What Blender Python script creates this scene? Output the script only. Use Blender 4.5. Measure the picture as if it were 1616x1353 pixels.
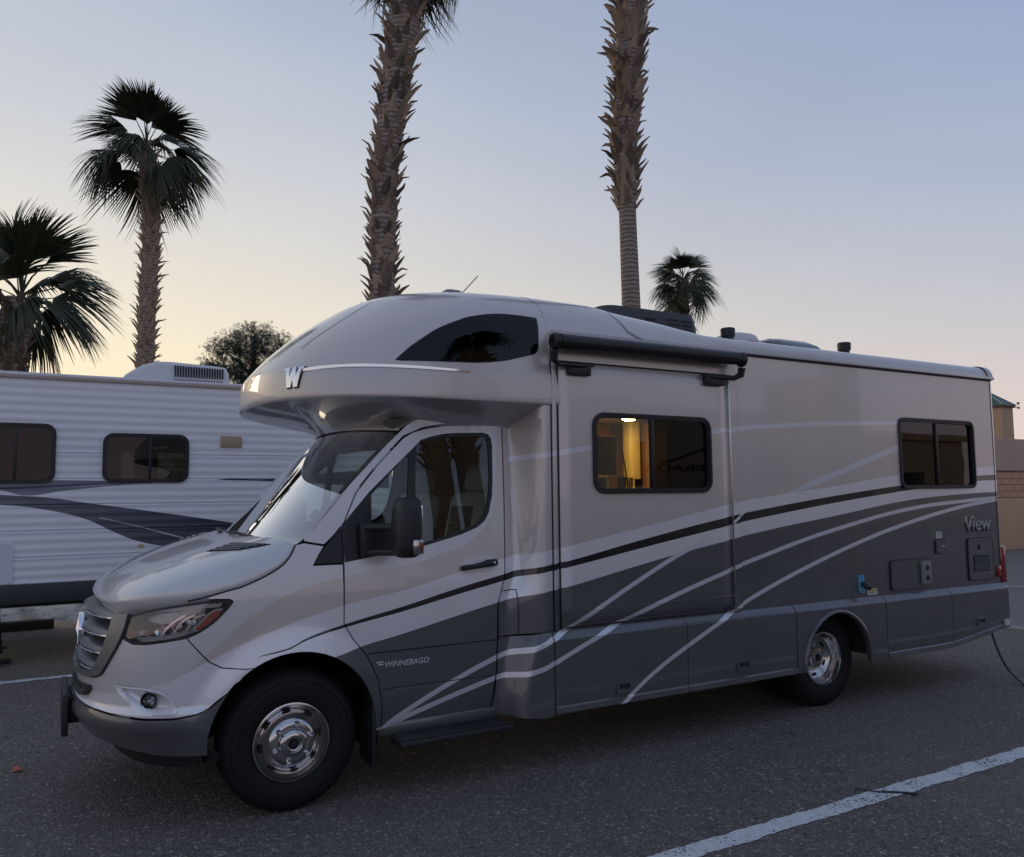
import bpy, bmesh, math, random
import numpy as np
from mathutils import Vector, Matrix
from mathutils.geometry import delaunay_2d_cdt

for o in list(bpy.data.objects):
    bpy.data.objects.remove(o)
S = bpy.context.scene
RAD = math.radians

# ------------------------------------------------------------------ camera
cam_d = bpy.data.cameras.new('camera')
cam_d.sensor_fit = 'HORIZONTAL'
cam_d.sensor_width = 36.0
cam_d.lens = 28.38
cam_d.clip_start = 0.05
cam_d.clip_end = 3000
cam = bpy.data.objects.new('camera', cam_d)
S.collection.objects.link(cam)
cam.matrix_world = Matrix(((0.87003527, -0.03115861, -0.49200383, -1.217),
                           (-0.49287605, -0.07638380, -0.86674028, -4.583),
                           (-0.01057470, 0.99659152, -0.08181393, 1.765),
                           (0, 0, 0, 1)))
S.camera = cam

# ------------------------------------------------------------------ sky, sun, exposure
SUN_AZ = RAD(-14)       # from +Y towards +X: the sun has just set behind the trailer
world = bpy.data.worlds.new('World')
S.world = world
world.use_nodes = True
wt = world.node_tree
for n in list(wt.nodes):
    wt.nodes.remove(n)
def wn(t, **k):
    n = wt.nodes.new(t)
    for a, b in k.items():
        setattr(n, a, b)
    return n
def wl(a, b):
    wt.links.new(a, b)
sky = wn('ShaderNodeTexSky', sky_type='NISHITA', sun_disc=False, sun_elevation=RAD(4.0),
         sun_rotation=SUN_AZ, air_density=1.0, dust_density=1.6, ozone_density=3.0, altitude=600)
# dusk sky: the same for every azimuth except for its distance from the sunset
geo = wn('ShaderNodeTexCoord')
sep = wn('ShaderNodeSeparateXYZ')
wl(geo.outputs['Generated'], sep.inputs[0])
def wm(op, a, b=None, c=None):
    n = wn('ShaderNodeMath', operation=op)
    for i, v in enumerate((a, b, c)):
        if v is None:
            continue
        if isinstance(v, (int, float)):
            n.inputs[i].default_value = v
        else:
            wl(v, n.inputs[i])
    return n.outputs[0]
elev = wm('ARCSINE', sep.outputs['Z'])
dotp = wm('ADD', wm('MULTIPLY', sep.outputs['X'], math.sin(SUN_AZ)), wm('MULTIPLY', sep.outputs['Y'], math.cos(SUN_AZ)))
hl = wm('SQRT', wm('ADD', wm('MULTIPLY', sep.outputs['X'], sep.outputs['X']), wm('MULTIPLY', sep.outputs['Y'], sep.outputs['Y'])))
cosaz = wm('DIVIDE', dotp, wm('MAXIMUM', hl, 0.001))
toward = wm('POWER', wm('MULTIPLY_ADD', cosaz, 0.5, 0.5), 3.0)
def ramp(fac, stops):
    n = wn('ShaderNodeValToRGB')
    cr = n.color_ramp
    cr.interpolation = 'B_SPLINE'
    while len(cr.elements) < len(stops):
        cr.elements.new(0.5)
    for e, (p, col) in zip(cr.elements, stops):
        e.position = p
        e.color = (*col, 1)
    wl(fac, n.inputs[0])
    return n.outputs[0]
ev = wm('DIVIDE', elev, RAD(60))
west = ramp(ev, [(0.0, (.78, .62, .34)), (.13, (.64, .545, .37)), (.30, (.45, .44, .425)), (.47, (.31, .34, .395)), (.60, (.25, .28, .355)), (1.0, (.19, .225, .305))])
east = ramp(ev, [(0.0, (.46, .33, .37)), (.07, (.40, .325, .365)), (.17, (.295, .315, .37)), (.33, (.185, .235, .355)), (.55, (.150, .205, .335)), (1.0, (.155, .20, .305))])
mixw = wn('ShaderNodeMix', data_type='RGBA')
wl(toward, mixw.inputs[0]); wl(east, mixw.inputs[6]); wl(west, mixw.inputs[7])
vmx = wn('ShaderNodeVectorMath', operation='SCALE')
wl(sky.outputs[0], vmx.inputs[0]); vmx.inputs[3].default_value = SKY_N = 0.02
hz = wn('ShaderNodeTexNoise'); hz.inputs['Scale'].default_value = 2.2; hz.inputs['Detail'].default_value = 4; hz.inputs['Roughness'].default_value = .45
hm = wn('ShaderNodeMapping'); hm.inputs['Scale'].default_value = (1, 1, 2.6)
wl(geo.outputs['Generated'], hm.inputs[0]); wl(hm.outputs[0], hz.inputs['Vector'])
vml = wn('ShaderNodeVectorMath', operation='SCALE')
wl(mixw.outputs[2], vml.inputs[0]); wl(wm('MULTIPLY_ADD', hz.outputs[0], 1.4, 7.3), vml.inputs[3])
vsum = wn('ShaderNodeVectorMath', operation='ADD')
wl(vmx.outputs[0], vsum.inputs[0]); wl(vml.outputs[0], vsum.inputs[1])
bg = wn('ShaderNodeBackground')
bg.inputs[1].default_value = 0.1
wl(vsum.outputs[0], bg.inputs[0])
wo = wn('ShaderNodeOutputWorld')
wl(bg.outputs[0], wo.inputs[0])

sun_d = bpy.data.lights.new('sun', 'SUN')
sun_d.energy = 0.35
sun_d.angle = RAD(25)
sun_d.color = (1.0, .80, .55)
sun = bpy.data.objects.new('sun', sun_d)
S.collection.objects.link(sun)
sun.location = (-20, 60, 30)
sd = Vector((math.sin(SUN_AZ) * math.cos(RAD(7)), math.cos(SUN_AZ) * math.cos(RAD(7)), math.sin(RAD(7))))
sun.rotation_euler = sd.to_track_quat('Z', 'Y').to_euler()

S.view_settings.view_transform = 'Standard'
S.view_settings.look = 'None'
S.view_settings.gamma = 1
S.view_settings.exposure = 1.03
S.view_settings.use_curve_mapping = False

# ------------------------------------------------------------------ helpers
COL = S.collection
def link(o, parent=None):
    COL.objects.link(o)
    if parent is not None:
        o.parent = parent
    return o
def tag(o, label=None, cat=None, group=None, kind=None):
    for k, v in (('label', label), ('category', cat), ('group', group), ('kind', kind)):
        if v:
            o[k] = v
    return o
def empty(name, loc=(0, 0, 0), rz=0):
    o = bpy.data.objects.new(name, None)
    o.empty_display_size = .2
    o.location = loc
    o.rotation_euler.z = rz
    return link(o)
def mesh(name, vs, fs, smooth=True, ang=35):
    me = bpy.data.meshes.new(name)
    me.from_pydata([tuple(v) for v in vs], [], fs)
    me.update()
    if smooth:
        me.polygons.foreach_set('use_smooth', [True] * len(me.polygons))
        me.set_sharp_from_angle(angle=RAD(ang))
    return me
def obj(name, vf, m, parent=None, smooth=True, ang=35, kind=None):
    me = mesh(name, vf[0], vf[1], smooth, ang)
    o = bpy.data.objects.new(name, me)
    me.materials.append(m)
    link(o, parent)
    if kind:
        o['kind'] = kind
    return o
class MB:
    def __init__(s):
        s.v = []; s.f = []
    def add(s, vf, M=None):
        n = len(s.v)
        s.v += [tuple(M @ Vector(v)) if M else tuple(v) for v in vf[0]]
        s.f += [tuple(i + n for i in f) for f in vf[1]]
        return s
    def get(s):
        return s.v, s.f
_bc = {}
def box(x0, x1, y0, y1, z0, z1, r=0.0, seg=2):
    """bevelled box"""
    bm = bmesh.new()
    bmesh.ops.create_cube(bm, size=1)
    for v in bm.verts:
        v.co = Vector(((x0 + x1) / 2 + v.co.x * (x1 - x0), (y0 + y1) / 2 + v.co.y * (y1 - y0), (z0 + z1) / 2 + v.co.z * (z1 - z0)))
    if r > 0:
        bmesh.ops.bevel(bm, geom=bm.edges[:], offset=r, segments=seg, affect='EDGES', profile=.5)
    bm.verts.ensure_lookup_table(); bm.verts.index_update()
    out = [tuple(v.co) for v in bm.verts], [tuple(v.index for v in f.verts) for f in bm.faces]
    bm.free()
    return out
def tube(pts, rad, n=10, cap=True):
    pts = [Vector(p) for p in pts]
    rs = rad if isinstance(rad, (list, tuple)) else [rad] * len(pts)
    vs = []; fs = []
    prev = None
    for i, p in enumerate(pts):
        d = (pts[min(i + 1, len(pts) - 1)] - pts[max(i - 1, 0)]).normalized()
        if prev is None:
            a = Vector((0, 0, 1)) if abs(d.z) < .9 else Vector((1, 0, 0))
            u = d.cross(a).normalized()
        else:
            u = (prev - d * prev.dot(d)).normalized()
        prev = u
        w = d.cross(u)
        for k in range(n):
            t = 2 * math.pi * k / n
            vs.append(p + (u * math.cos(t) + w * math.sin(t)) * rs[i])
    for i in range(len(pts) - 1):
        for k in range(n):
            fs.append((i * n + k, i * n + (k + 1) % n, (i + 1) * n + (k + 1) % n, (i + 1) * n + k))
    if cap:
        fs.append(tuple(range(n))[::-1]); fs.append(tuple(range((len(pts) - 1) * n, len(pts) * n)))
    return vs, fs
def lathe(prof, c, axis='y', n=40, a0=0, a1=2 * math.pi):
    """profile of (radius, height along the axis)"""
    full = abs(a1 - a0 - 2 * math.pi) < 1e-6
    m = n if full else n + 1
    vs = []; fs = []
    for r, h in prof:
        for k in range(m):
            t = a0 + (a1 - a0) * k / n
            a, b = r * math.cos(t), r * math.sin(t)
            vs.append({'y': (c[0] + a, c[1] + h, c[2] + b), 'z': (c[0] + a, c[1] + b, c[2] + h), 'x': (c[0] + h, c[1] + a, c[2] + b)}[axis])
    for i in range(len(prof) - 1):
        for k in range(n):
            k2 = (k + 1) % m
            f = (i * m + k, i * m + k2, (i + 1) * m + k2, (i + 1) * m + k)
            fs.append(f)
    return vs, fs
def rrect(x0, x1, z0, z1, r, n=6):
    out = []
    for cx, cz, a in ((x1 - r, z1 - r, 0), (x0 + r, z1 - r, 90), (x0 + r, z0 + r, 180), (x1 - r, z0 + r, 270)):
        for k in range(n + 1):
            t = RAD(a + 90 * k / n)
            out.append((cx + r * math.cos(t), cz + r * math.sin(t)))
    return out
def circ(cx, cz, r, n=28):
    return [(cx + r * math.cos(2 * math.pi * k / n), cz + r * math.sin(2 * math.pi * k / n)) for k in range(n)]
def area2(p):
    return sum(p[i - 1][0] * p[i][1] - p[i][0] * p[i - 1][1] for i in range(len(p))) / 2
def ccw(p):
    return list(p) if area2(p) > 0 else list(p)[::-1]
def resamp(p, step, closed=True):
    out = []
    n = len(p)
    for i in range(n if closed else n - 1):
        a, b = p[i], p[(i + 1) % n]
        L = math.hypot(b[0] - a[0], b[1] - a[1])
        k = max(1, int(round(L / step)))
        for j in range(k):
            out.append((a[0] + (b[0] - a[0]) * j / k, a[1] + (b[1] - a[1]) * j / k))
    if not closed:
        out.append(tuple(p[-1]))
    return out
def smoothpoly(p, closed=False, n=6):
    """Catmull-Rom through the points"""
    q = []
    m = len(p)
    for i in range(m if closed else m - 1):
        P = [p[(i + k) % m] if closed else p[min(max(i + k, 0), m - 1)] for k in (-1, 0, 1, 2)]
        for j in range(n):
            t = j / n
            q.append(tuple(.5 * (2 * P[1][d] + (P[2][d] - P[0][d]) * t + (2 * P[0][d] - 5 * P[1][d] + 4 * P[2][d] - P[3][d]) * t * t
                                 + (3 * P[1][d] - P[0][d] - 3 * P[2][d] + P[3][d]) * t ** 3) for d in range(len(p[0]))))
    if not closed:
        q.append(tuple(p[-1]))
    return q
def inset(p, g):
    """move a ccw outline inwards by g"""
    p = ccw(p)
    n = len(p)
    out = []
    for i in range(n):
        a, b, c = p[i - 1], p[i], p[(i + 1) % n]
        d1 = Vector((b[0] - a[0], b[1] - a[1])); d2 = Vector((c[0] - b[0], c[1] - b[1]))
        if d1.length < 1e-9 or d2.length < 1e-9:
            out.append(b); continue
        d1.normalize(); d2.normalize()
        n1 = Vector((-d1.y, d1.x)); n2 = Vector((-d2.y, d2.x))
        m = n1 + n2
        if m.length < .2:
            m = n1
        m.normalize()
        k = g / max(.4, m.dot(n1))
        out.append((b[0] + m.x * k, b[1] + m.y * k))
    return out
def inside(P, poly):
    P = np.asarray(P); q = np.asarray(poly)
    x, y = P[:, 0], P[:, 1]
    r = np.zeros(len(P), bool)
    j = len(q) - 1
    for i in range(len(q)):
        c = (q[i, 1] > y) != (q[j, 1] > y)
        with np.errstate(divide='ignore', invalid='ignore'):
            xi = (q[j, 0] - q[i, 0]) * (y - q[i, 1]) / (q[j, 1] - q[i, 1]) + q[i, 0]
        r ^= c & (x < xi)
        j = i
    return r
def tess(outer, holes=(), step=.05, bstep=None):
    """triangulate an outline with holes and interior points"""
    loops = [resamp(ccw(outer), bstep or step)] + [resamp(ccw(h), bstep or step) for h in holes]
    vs = []; es = []
    for L in loops:
        n = len(vs)
        vs += L
        es += [(n + i, n + (i + 1) % len(L)) for i in range(len(L))]
    B = np.array(vs)
    x0, y0 = B.min(0); x1, y1 = B.max(0)
    if step < max(x1 - x0, y1 - y0):
        gx, gy = np.meshgrid(np.arange(x0 + step / 2, x1, step), np.arange(y0 + step / 2, y1, step))
        G = np.stack([gx.ravel(), gy.ravel()], 1)
        G = G[inside(G, loops[0])] if len(G) else G
        for h in loops[1:]:
            if len(G):
                G = G[~inside(G, h)]
        if len(G):
            d = np.sqrt(((G[:, None, :] - B[None]) ** 2).sum(-1)).min(1)
            vs += [tuple(p) for p in G[d > step * .45]]
    r = delaunay_2d_cdt([Vector(v) for v in vs], es, [], 0, 1e-6)
    V = [tuple(v) for v in r[0]]
    T = [f for f in r[2]]
    Cn = np.array([[sum(V[i][k] for i in f) / len(f) for k in (0, 1)] for f in T])
    ok = inside(Cn, loops[0])
    for h in loops[1:]:
        ok &= ~inside(Cn, h)
    T = [f for f, k in zip(T, ok) if k]
    return V, T, loops
def panel(name, outer, fn, m, parent=None, holes=(), step=.05, bstep=None, depth=.02, mirror=False, smooth=True, ang=40, off=0.0, side=0):
    """curved panel: outline in (u, v), fn maps it to 3-D, edges folded in by depth"""
    V, T, loops = tess(outer, holes, step, bstep)
    e = 1e-3
    def nrm(u, v):
        a = Vector(fn(u + e, v)) - Vector(fn(u - e, v)); b = Vector(fn(u, v + e)) - Vector(fn(u, v - e))
        n = a.cross(b)
        return n.normalized() if n.length > 0 else Vector((0, -1, 0))
    P = []
    for u, v in V:
        p = Vector(fn(u, v))
        P.append(p + nrm(u, v) * off if off else p)
    F = [tuple(f) for f in T]
    if depth:
        for L in loops:
            sgn = 1 if L is loops[0] else -1
            n = len(P)
            for u, v in L:
                q = Vector(fn(u, v)); N = nrm(u, v)
                P.append(q + N * off); P.append(q + N * (off - depth))
            k = len(L)
            for i in range(k):
                a, b = n + 2 * i, n + 2 * ((i + 1) % k)
                F.append((a, a + 1, b + 1, b) if sgn > 0 else (a, b, b + 1, a + 1))
    if mirror:
        n = len(P)
        Q = [Vector((p.x, 2 * CY - p.y, p.z)) for p in P]
        F = F + [tuple(i + n for i in f)[::-1] for f in F]
        P = P + Q
    bm = bmesh.new()
    bv = [bm.verts.new(p) for p in P]
    for f in F:
        try:
            bm.faces.new([bv[i] for i in f])
        except ValueError:
            pass
    if mirror:
        cen = [v for v in bm.verts if abs(v.co.y - CY) < 2e-3]
        bmesh.ops.remove_doubles(bm, verts=cen, dist=1e-3)
    me = bpy.data.meshes.new(name)
    bm.to_mesh(me); bm.free()
    me.polygons.foreach_set('use_smooth', [smooth] * len(me.polygons))
    if smooth:
        me.set_sharp_from_angle(angle=RAD(ang))
    me.materials.append(m)
    return link(bpy.data.objects.new(name, me), parent)
def flip(o, name=None, parent=None):
    """the same part on the other side of the vehicle"""
    me = o.data.copy()
    for v in me.vertices:
        v.co.y = 2 * CY - v.co.y
    me.flip_normals()
    return link(bpy.data.objects.new(name or o.name.split('.')[0], me), parent or o.parent)
def plate(outer, y0, y1, holes=(), step=9, bstep=.5):
    """flat plate in the XZ plane, front at y0, back at y1"""
    V, T, loops = tess(outer, holes, step, bstep)
    n = len(V)
    vs = [(a, y0, b) for a, b in V] + [(a, y1, b) for a, b in V]
    fs = [tuple(f) for f in T] + [tuple(i + n for i in f)[::-1] for f in T]
    for L in loops:
        m = len(vs); k = len(L)
        sg = L is loops[0]
        for a, b in L:
            vs += [(a, y0, b), (a, y1, b)]
        for i in range(k):
            a, b = m + 2 * i, m + 2 * ((i + 1) % k)
            fs.append((a, a + 1, b + 1, b) if sg else (a, b, b + 1, a + 1))
    return vs, fs
def ribbon(pts, fn, w, off=.002):
    """thin strip that follows a surface"""
    pts = list(pts)
    vs = []; fs = []
    e = 1e-3
    for i, (u, v) in enumerate(pts):
        p = Vector(fn(u, v))
        a = Vector(fn(*pts[min(i + 1, len(pts) - 1)])) - Vector(fn(*pts[max(i - 1, 0)]))
        N = (Vector(fn(u + e, v)) - Vector(fn(u - e, v))).cross(Vector(fn(u, v + e)) - Vector(fn(u, v - e))).normalized()
        t = a.cross(N).normalized() * (w / 2)
        vs += [p + t + N * off, p - t + N * off]
    for i in range(len(pts) - 1):
        fs.append((2 * i, 2 * i + 1, 2 * i + 3, 2 * i + 2))
    return vs, fs
def text_mesh(txt, size, extrude=.004, shear=0.0, bevel=0.0):
    cu = bpy.data.curves.new('lettering', 'FONT')
    cu.body = txt; cu.size = size; cu.extrude = extrude; cu.shear = shear; cu.bevel_depth = bevel
    cu.resolution_u = 3
    t = bpy.data.objects.new('lettering', cu)
    COL.objects.link(t)
    dg = bpy.context.evaluated_depsgraph_get()
    me = bpy.data.meshes.new_from_object(t.evaluated_get(dg))
    bpy.data.objects.remove(t)
    bpy.data.curves.remove(cu)
    return me

# ------------------------------------------------------------------ materials
class NT:
    def __init__(s, name):
        s.m = bpy.data.materials.new(name)
        s.m.use_nodes = True
        s.t = s.m.node_tree
        s.b = s.t.nodes['Principled BSDF']
        s.o = s.t.nodes['Material Output']
    def n(s, t, **k):
        q = s.t.nodes.new(t)
        for a, b in k.items():
            setattr(q, a, b)
        return q
    def l(s, a, b):
        s.t.links.new(a, b)
    def set(s, sock, v):
        if hasattr(v, 'is_linked'):
            s.l(v, sock)
        elif isinstance(v, (tuple, list)) and len(v) == 3 and sock.type == 'RGBA':
            sock.default_value = (*v, 1)
        else:
            sock.default_value = v
    def math(s, op, a, b=None, c=None):
        q = s.n('ShaderNodeMath', operation=op)
        for i, v in enumerate((a, b, c)):
            if v is not None:
                s.set(q.inputs[i], v)
        return q.outputs[0]
    def mix(s, f, a, b):
        q = s.n('ShaderNodeMix', data_type='RGBA')
        s.set(q.inputs[0], f); s.set(q.inputs[6], a); s.set(q.inputs[7], b)
        return q.outputs[2]
    def coord(s, scale=(1, 1, 1), kind='Object'):
        tc = s.n('ShaderNodeTexCoord')
        mp = s.n('ShaderNodeMapping')
        mp.inputs['Scale'].default_value = scale
        s.l(tc.outputs[kind], mp.inputs[0])
        return mp.outputs[0]
    def noise(s, scale, vec=None, detail=3, rough=.5):
        q = s.n('ShaderNodeTexNoise')
        q.inputs['Scale'].default_value = scale
        q.inputs['Detail'].default_value = detail
        q.inputs['Roughness'].default_value = rough
        s.l(vec or s.coord(), q.inputs['Vector'])
        return q.outputs[0]
    def ramp(s, f, stops, interp='LINEAR'):
        q = s.n('ShaderNodeValToRGB')
        cr = q.color_ramp
        cr.interpolation = interp
        while len(cr.elements) < len(stops):
            cr.elements.new(.5)
        for e, (p, col) in zip(cr.elements, stops):
            e.position = p
            e.color = (*((col,) * 3 if isinstance(col, (int, float)) else col), 1)
        s.l(f, q.inputs[0])
        return q.outputs[0]
    def bump(s, h, strength=.3, dist=.01):
        q = s.n('ShaderNodeBump')
        q.inputs['Strength'].default_value = strength
        q.inputs['Distance'].default_value = dist
        s.l(h, q.inputs['Height'])
        s.l(q.outputs[0], s.b.inputs['Normal'])
        return q
    def p(s, **k):
        for a, v in k.items():
            s.set(s.b.inputs[a.replace('_', ' ')], v)
        return s
def pbr(name, col, rough=.5, metal=0.0, coat=0.0, ns=30.0, na=.12, bump=0.0, bs=None, bd=.003, spec=.5, rv=.15):
    t = NT(name)
    f = t.noise(ns, detail=4)
    lo = tuple(c * (1 - na) for c in col); hi = tuple(min(1, c * (1 + na)) for c in col)
    t.p(Base_Color=t.mix(f, lo, hi), Metallic=metal, Coat_Weight=coat, Coat_Roughness=.04)
    t.b.inputs['Specular IOR Level'].default_value = spec
    if rv:
        t.l(t.math('MULTIPLY_ADD', t.noise(ns * .37, detail=2), rv * rough, rough * (1 - rv * .5)), t.b.inputs['Roughness'])
    else:
        t.p(Roughness=rough)
    if bump:
        t.bump(t.noise(bs or ns * 3, detail=3), bump, bd)
    return t.m
def glass(name, tint=(.75, .8, .78), f0=.04, rough=0.0, dirt=.0):
    """thin pane: tinted see-through with a Fresnel reflection"""
    t = NT(name)
    tr = t.n('ShaderNodeBsdfTransparent'); tr.inputs[0].default_value = (*tint, 1)
    gl = t.n('ShaderNodeBsdfGlossy'); gl.inputs['Roughness'].default_value = rough
    gl.inputs[0].default_value = (1, 1, 1, 1)
    fr = t.n('ShaderNodeFresnel'); fr.inputs[0].default_value = 1.52
    f = t.math('MINIMUM', t.math('MULTIPLY', fr.outputs[0], f0 / .042 * 1.4), 1.0)
    bn = t.n('ShaderNodeBump'); bn.inputs['Strength'].default_value = .025; bn.inputs['Distance'].default_value = .01
    t.l(t.noise(3.0, detail=1), bn.inputs['Height'])
    t.l(bn.outputs[0], gl.inputs['Normal'])
    mx = t.n('ShaderNodeMixShader')
    t.l(f, mx.inputs[0]); t.l(tr.outputs[0], mx.inputs[1]); t.l(gl.outputs[0], mx.inputs[2])
    t.l(mx.outputs[0], t.o.inputs[0])
    t.t.nodes.remove(t.b)
    return t.m
def emit(name, col, st):
    t = NT(name)
    t.p(Base_Color=(.8, .8, .75), Emission_Color=col, Emission_Strength=st)
    return t.m
M = {}
import math
CY=1.143
def curve(tab):
    """monotone cubic interpolation through (x, y) pairs"""
    X=[p[0] for p in tab]; Y=[p[1] for p in tab]; n=len(X)
    d=[(Y[i+1]-Y[i])/(X[i+1]-X[i]) for i in range(n-1)]
    m=[d[0]]+[0 if d[i-1]*d[i]<=0 else 2*d[i-1]*d[i]/(d[i-1]+d[i]) for i in range(1,n-1)]+[d[-1]]
    def f(x):
        if x<=X[0]: return Y[0]
        if x>=X[-1]: return Y[-1]
        i=0
        while x>X[i+1]: i+=1
        h=X[i+1]-X[i]; t=(x-X[i])/h
        return Y[i]*(1+2*t)*(1-t)**2+h*m[i]*t*(1-t)**2+Y[i+1]*t*t*(3-2*t)+h*m[i+1]*t*t*(t-1)
    return f
def sst(a,b,x):
    t=min(1,max(0,(x-a)/(b-a))); return t*t*(3-2*t)
# ---- cab shell: s = 0 nose centre, 1 end of corner, then metres along the side; z height
cab_y=curve([(.2,.20),(.35,.165),(.5,.142),(.7,.13),(1.0,.125),(1.2,.13),(1.35,.147),(1.5,.17),(1.8,.215),(2.25,.285),(2.4,.31)])
cab_n=curve([(.25,-.86),(.33,-.94),(.42,-1.01),(.5,-1.045),(.6,-1.065),(.7,-1.06),(.83,-1.06),(1.0,-1.045),(1.1,-1.02),(1.2,-.97),(1.3,-.84),(1.4,-.66),(1.55,-.5),(2.4,-.45)])
CAB_E=-.30; CAB_P=.8
def cab(s,z):
    y0=cab_y(z); xn=cab_n(z)
    if s<1:
        th=max(0.0,s)*math.pi/2
        x=CAB_E-(CAB_E-xn)*math.cos(th)**CAB_P
        y=CY-(CY-y0)*math.sin(th)**CAB_P
    else:
        x=CAB_E+(s-1); y=y0
    r=math.hypot(x-.02,z-.405)
    fl=.03*(1-sst(.475,.62,r))*sst(.2,.5,y0*0+ (1-abs(y-y0)/.3))
    return (x,y-fl,z)
def cabm(s, z):
    """cab shell with the fog lamp recess"""
    x, y, z = cab(s, z)
    return (x, y, z)
# ---- cab-over cap and roof: rows (z, y at the side, nose x, end of corner x, y on the coach)
CAP = [(2.37, -.010, -.070, .92, 0), (2.385, -.013, -.078, .92, 0), (2.46, -.012, -.079, .95, 0), (2.52, -.009, -.077, .97, 0), (2.57, -.004, -.068, 1.0, 0), (2.60, .001, -.05, 1.02, 0),
       (2.67, .006, .005, 1.1, 0), (2.75, .014, .075, 1.18, 0), (2.83, .026, .16, 1.28, 0), (2.87, .034, .21, 1.34, 0), (2.92, .047, .275, 1.4, .002), (3.00, .085, .385, 1.52, .010), (3.07, .14, .49, 1.62, .024),
       (3.12, .20, .575, 1.70, .040), (3.165, .28, .67, 1.78, .062), (3.20, .38, .77, 1.86, .09), (3.225, .50, .88, 1.95, .14), (3.245, .70, 1.02, 2.05, .45), (3.26, .95, 1.2, 2.2, .85), (3.265, 1.143, 1.4, 2.3, 1.143)]
NCAP = len(CAP) - 1
def rowcurve(k):
    """row table, softened above the band so that reflections run smoothly"""
    f = curve([(i, r[k]) for i, r in enumerate(CAP)])
    h = .1
    raw = [f(i * h) for i in range(int(NCAP / h) + 1)]
    out = []
    for i, v in enumerate(raw):
        sg = min(9, max(0, (i - 62) * .5), (len(raw) - 1 - i) * .6)
        if sg < 1:
            out.append(v); continue
        n = int(sg * 2.5)
        ws = [math.exp(-.5 * (j / sg) ** 2) for j in range(-n, n + 1)]
        ext = [raw[q] if 0 <= q < len(raw) else (2 * raw[-1] - raw[2 * (len(raw) - 1) - q] if q >= len(raw) else raw[0]) for q in range(i - n, i + n + 1)]
        out.append(sum(a * b for a, b in zip(ws, ext)) / sum(ws))
    def g(r):
        q = min(max(r / h, 0), len(out) - 1)
        a = min(int(q), len(out) - 2)
        return out[a] + (out[a + 1] - out[a]) * (q - a)
    return g
capc = [rowcurve(k) for k in range(5)]
CAPE = 2.2
_cz = []
def capz(z):
    if not _cz:
        _cz.extend((capc[0](i * .05), i * .05) for i in range(NCAP * 20 + 1))
    for (a, i), (b, j) in zip(_cz, _cz[1:]):
        if a <= z <= b and b > a:
            return i + (j - i) * (z - a) / (b - a)
    return 0 if z < _cz[0][0] else NCAP
def capz_old(z):
    """row of a height on the side"""
    for i in range(NCAP):
        if CAP[i][0] <= z <= CAP[i + 1][0]:
            return i + (z - CAP[i][0]) / (CAP[i + 1][0] - CAP[i][0])
    return 0 if z < CAP[0][0] else NCAP
hump = curve([(1.6, 1.0), (2.2, .985), (2.5, .87), (2.75, .72), (3.0, .52), (3.2, .40), (3.35, .385), (7, .39)])
def cap(s, r):
    """s: 0..1 round the nose, then metres back along the side; r: row"""
    z, y0, xn, xe, yc = (f(r) for f in capc)
    if s < 1:
        th = max(0.0, s) * math.pi / 2
        x = xe - (xe - xn) * math.cos(th) ** .82
        y = CY - (CY - y0) * math.sin(th) ** .82
    else:
        x = xe + (s - 1); y = y0
    if z > 2.86:
        b = sst(2.4, 3.3, x)
        y = y + (yc - y0) * b * (1 if s >= 1 else 0)
        z = 2.86 + (z - 2.86) * hump(x)
    return (x, y, z)
def capx(x, z):
    """point of the cap side at (x, z)"""
    r = capz(z)
    xe = capc[3](r)
    if x >= xe:
        return cap(1 + x - xe, r)
    xn = capc[2](r)
    c = (xe - x) / (xe - xn)
    th = math.acos(min(1, max(0, c)) ** (1 / .82))
    return cap(th * 2 / math.pi, r)
# ---- hood: centre line to edge
HC = [(-.985, 1.185), (-.965, 1.225), (-.915, 1.275), (-.83, 1.325), (-.76, 1.36), (-.70, 1.385), (-.62, 1.415), (-.52, 1.447), (-.44, 1.47), (-.35, 1.493), (-.28, 1.51), (-.22, 1.523), (-.175, 1.532)]
HE = [(.404, 1.137), (.55, 1.160), (.674, 1.181), (.80, 1.205), (.872, 1.222), (.92, 1.236), (.967, 1.252), (1.025, 1.271), (1.095, 1.297), (1.168, 1.330), (1.24, 1.373), (1.288, 1.424), (1.32, 1.487)]
hprof = curve([(0, 1), (.35, .965), (.55, .905), (.70, .82), (.785, .735), (.83, .62), (.92, .29), (1, 0)])
hcx = curve([(i / 12, p[0]) for i, p in enumerate(HC)]); hcz = curve([(i / 12, p[1]) for i, p in enumerate(HC)])
hes = curve([(i / 12, p[0]) for i, p in enumerate(HE)]); hez = curve([(i / 12, p[1]) for i, p in enumerate(HE)])
def hood(u, v):
    cx, cz = hcx(u), hcz(u)
    s, z = hes(u), hez(u)
    ex, ey, ez = cab(s, z)
    th = v * math.pi / 2
    k = .70
    y = CY + (ey - CY) * math.sin(th) ** .92
    zz = ez + (cz - ez) * hprof(v)
    x = cx + (ex - cx) * (1 - math.cos(th))
    w = max(0, 1 - u * 9) ** 2           # the front row follows the nose
    if w > 0:
        fx, fy, fz = cab(s * v, 1.185 + (z - 1.185) * v * v)
        x += (fx - x) * w; y += (fy - y) * w; zz += (fz - zz) * w
    return (x, y, zz + .012 * math.exp(-((v - .52) / .07) ** 2) * math.sin(math.pi * min(1, max(0, u))) ** .5 * 0)
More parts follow.
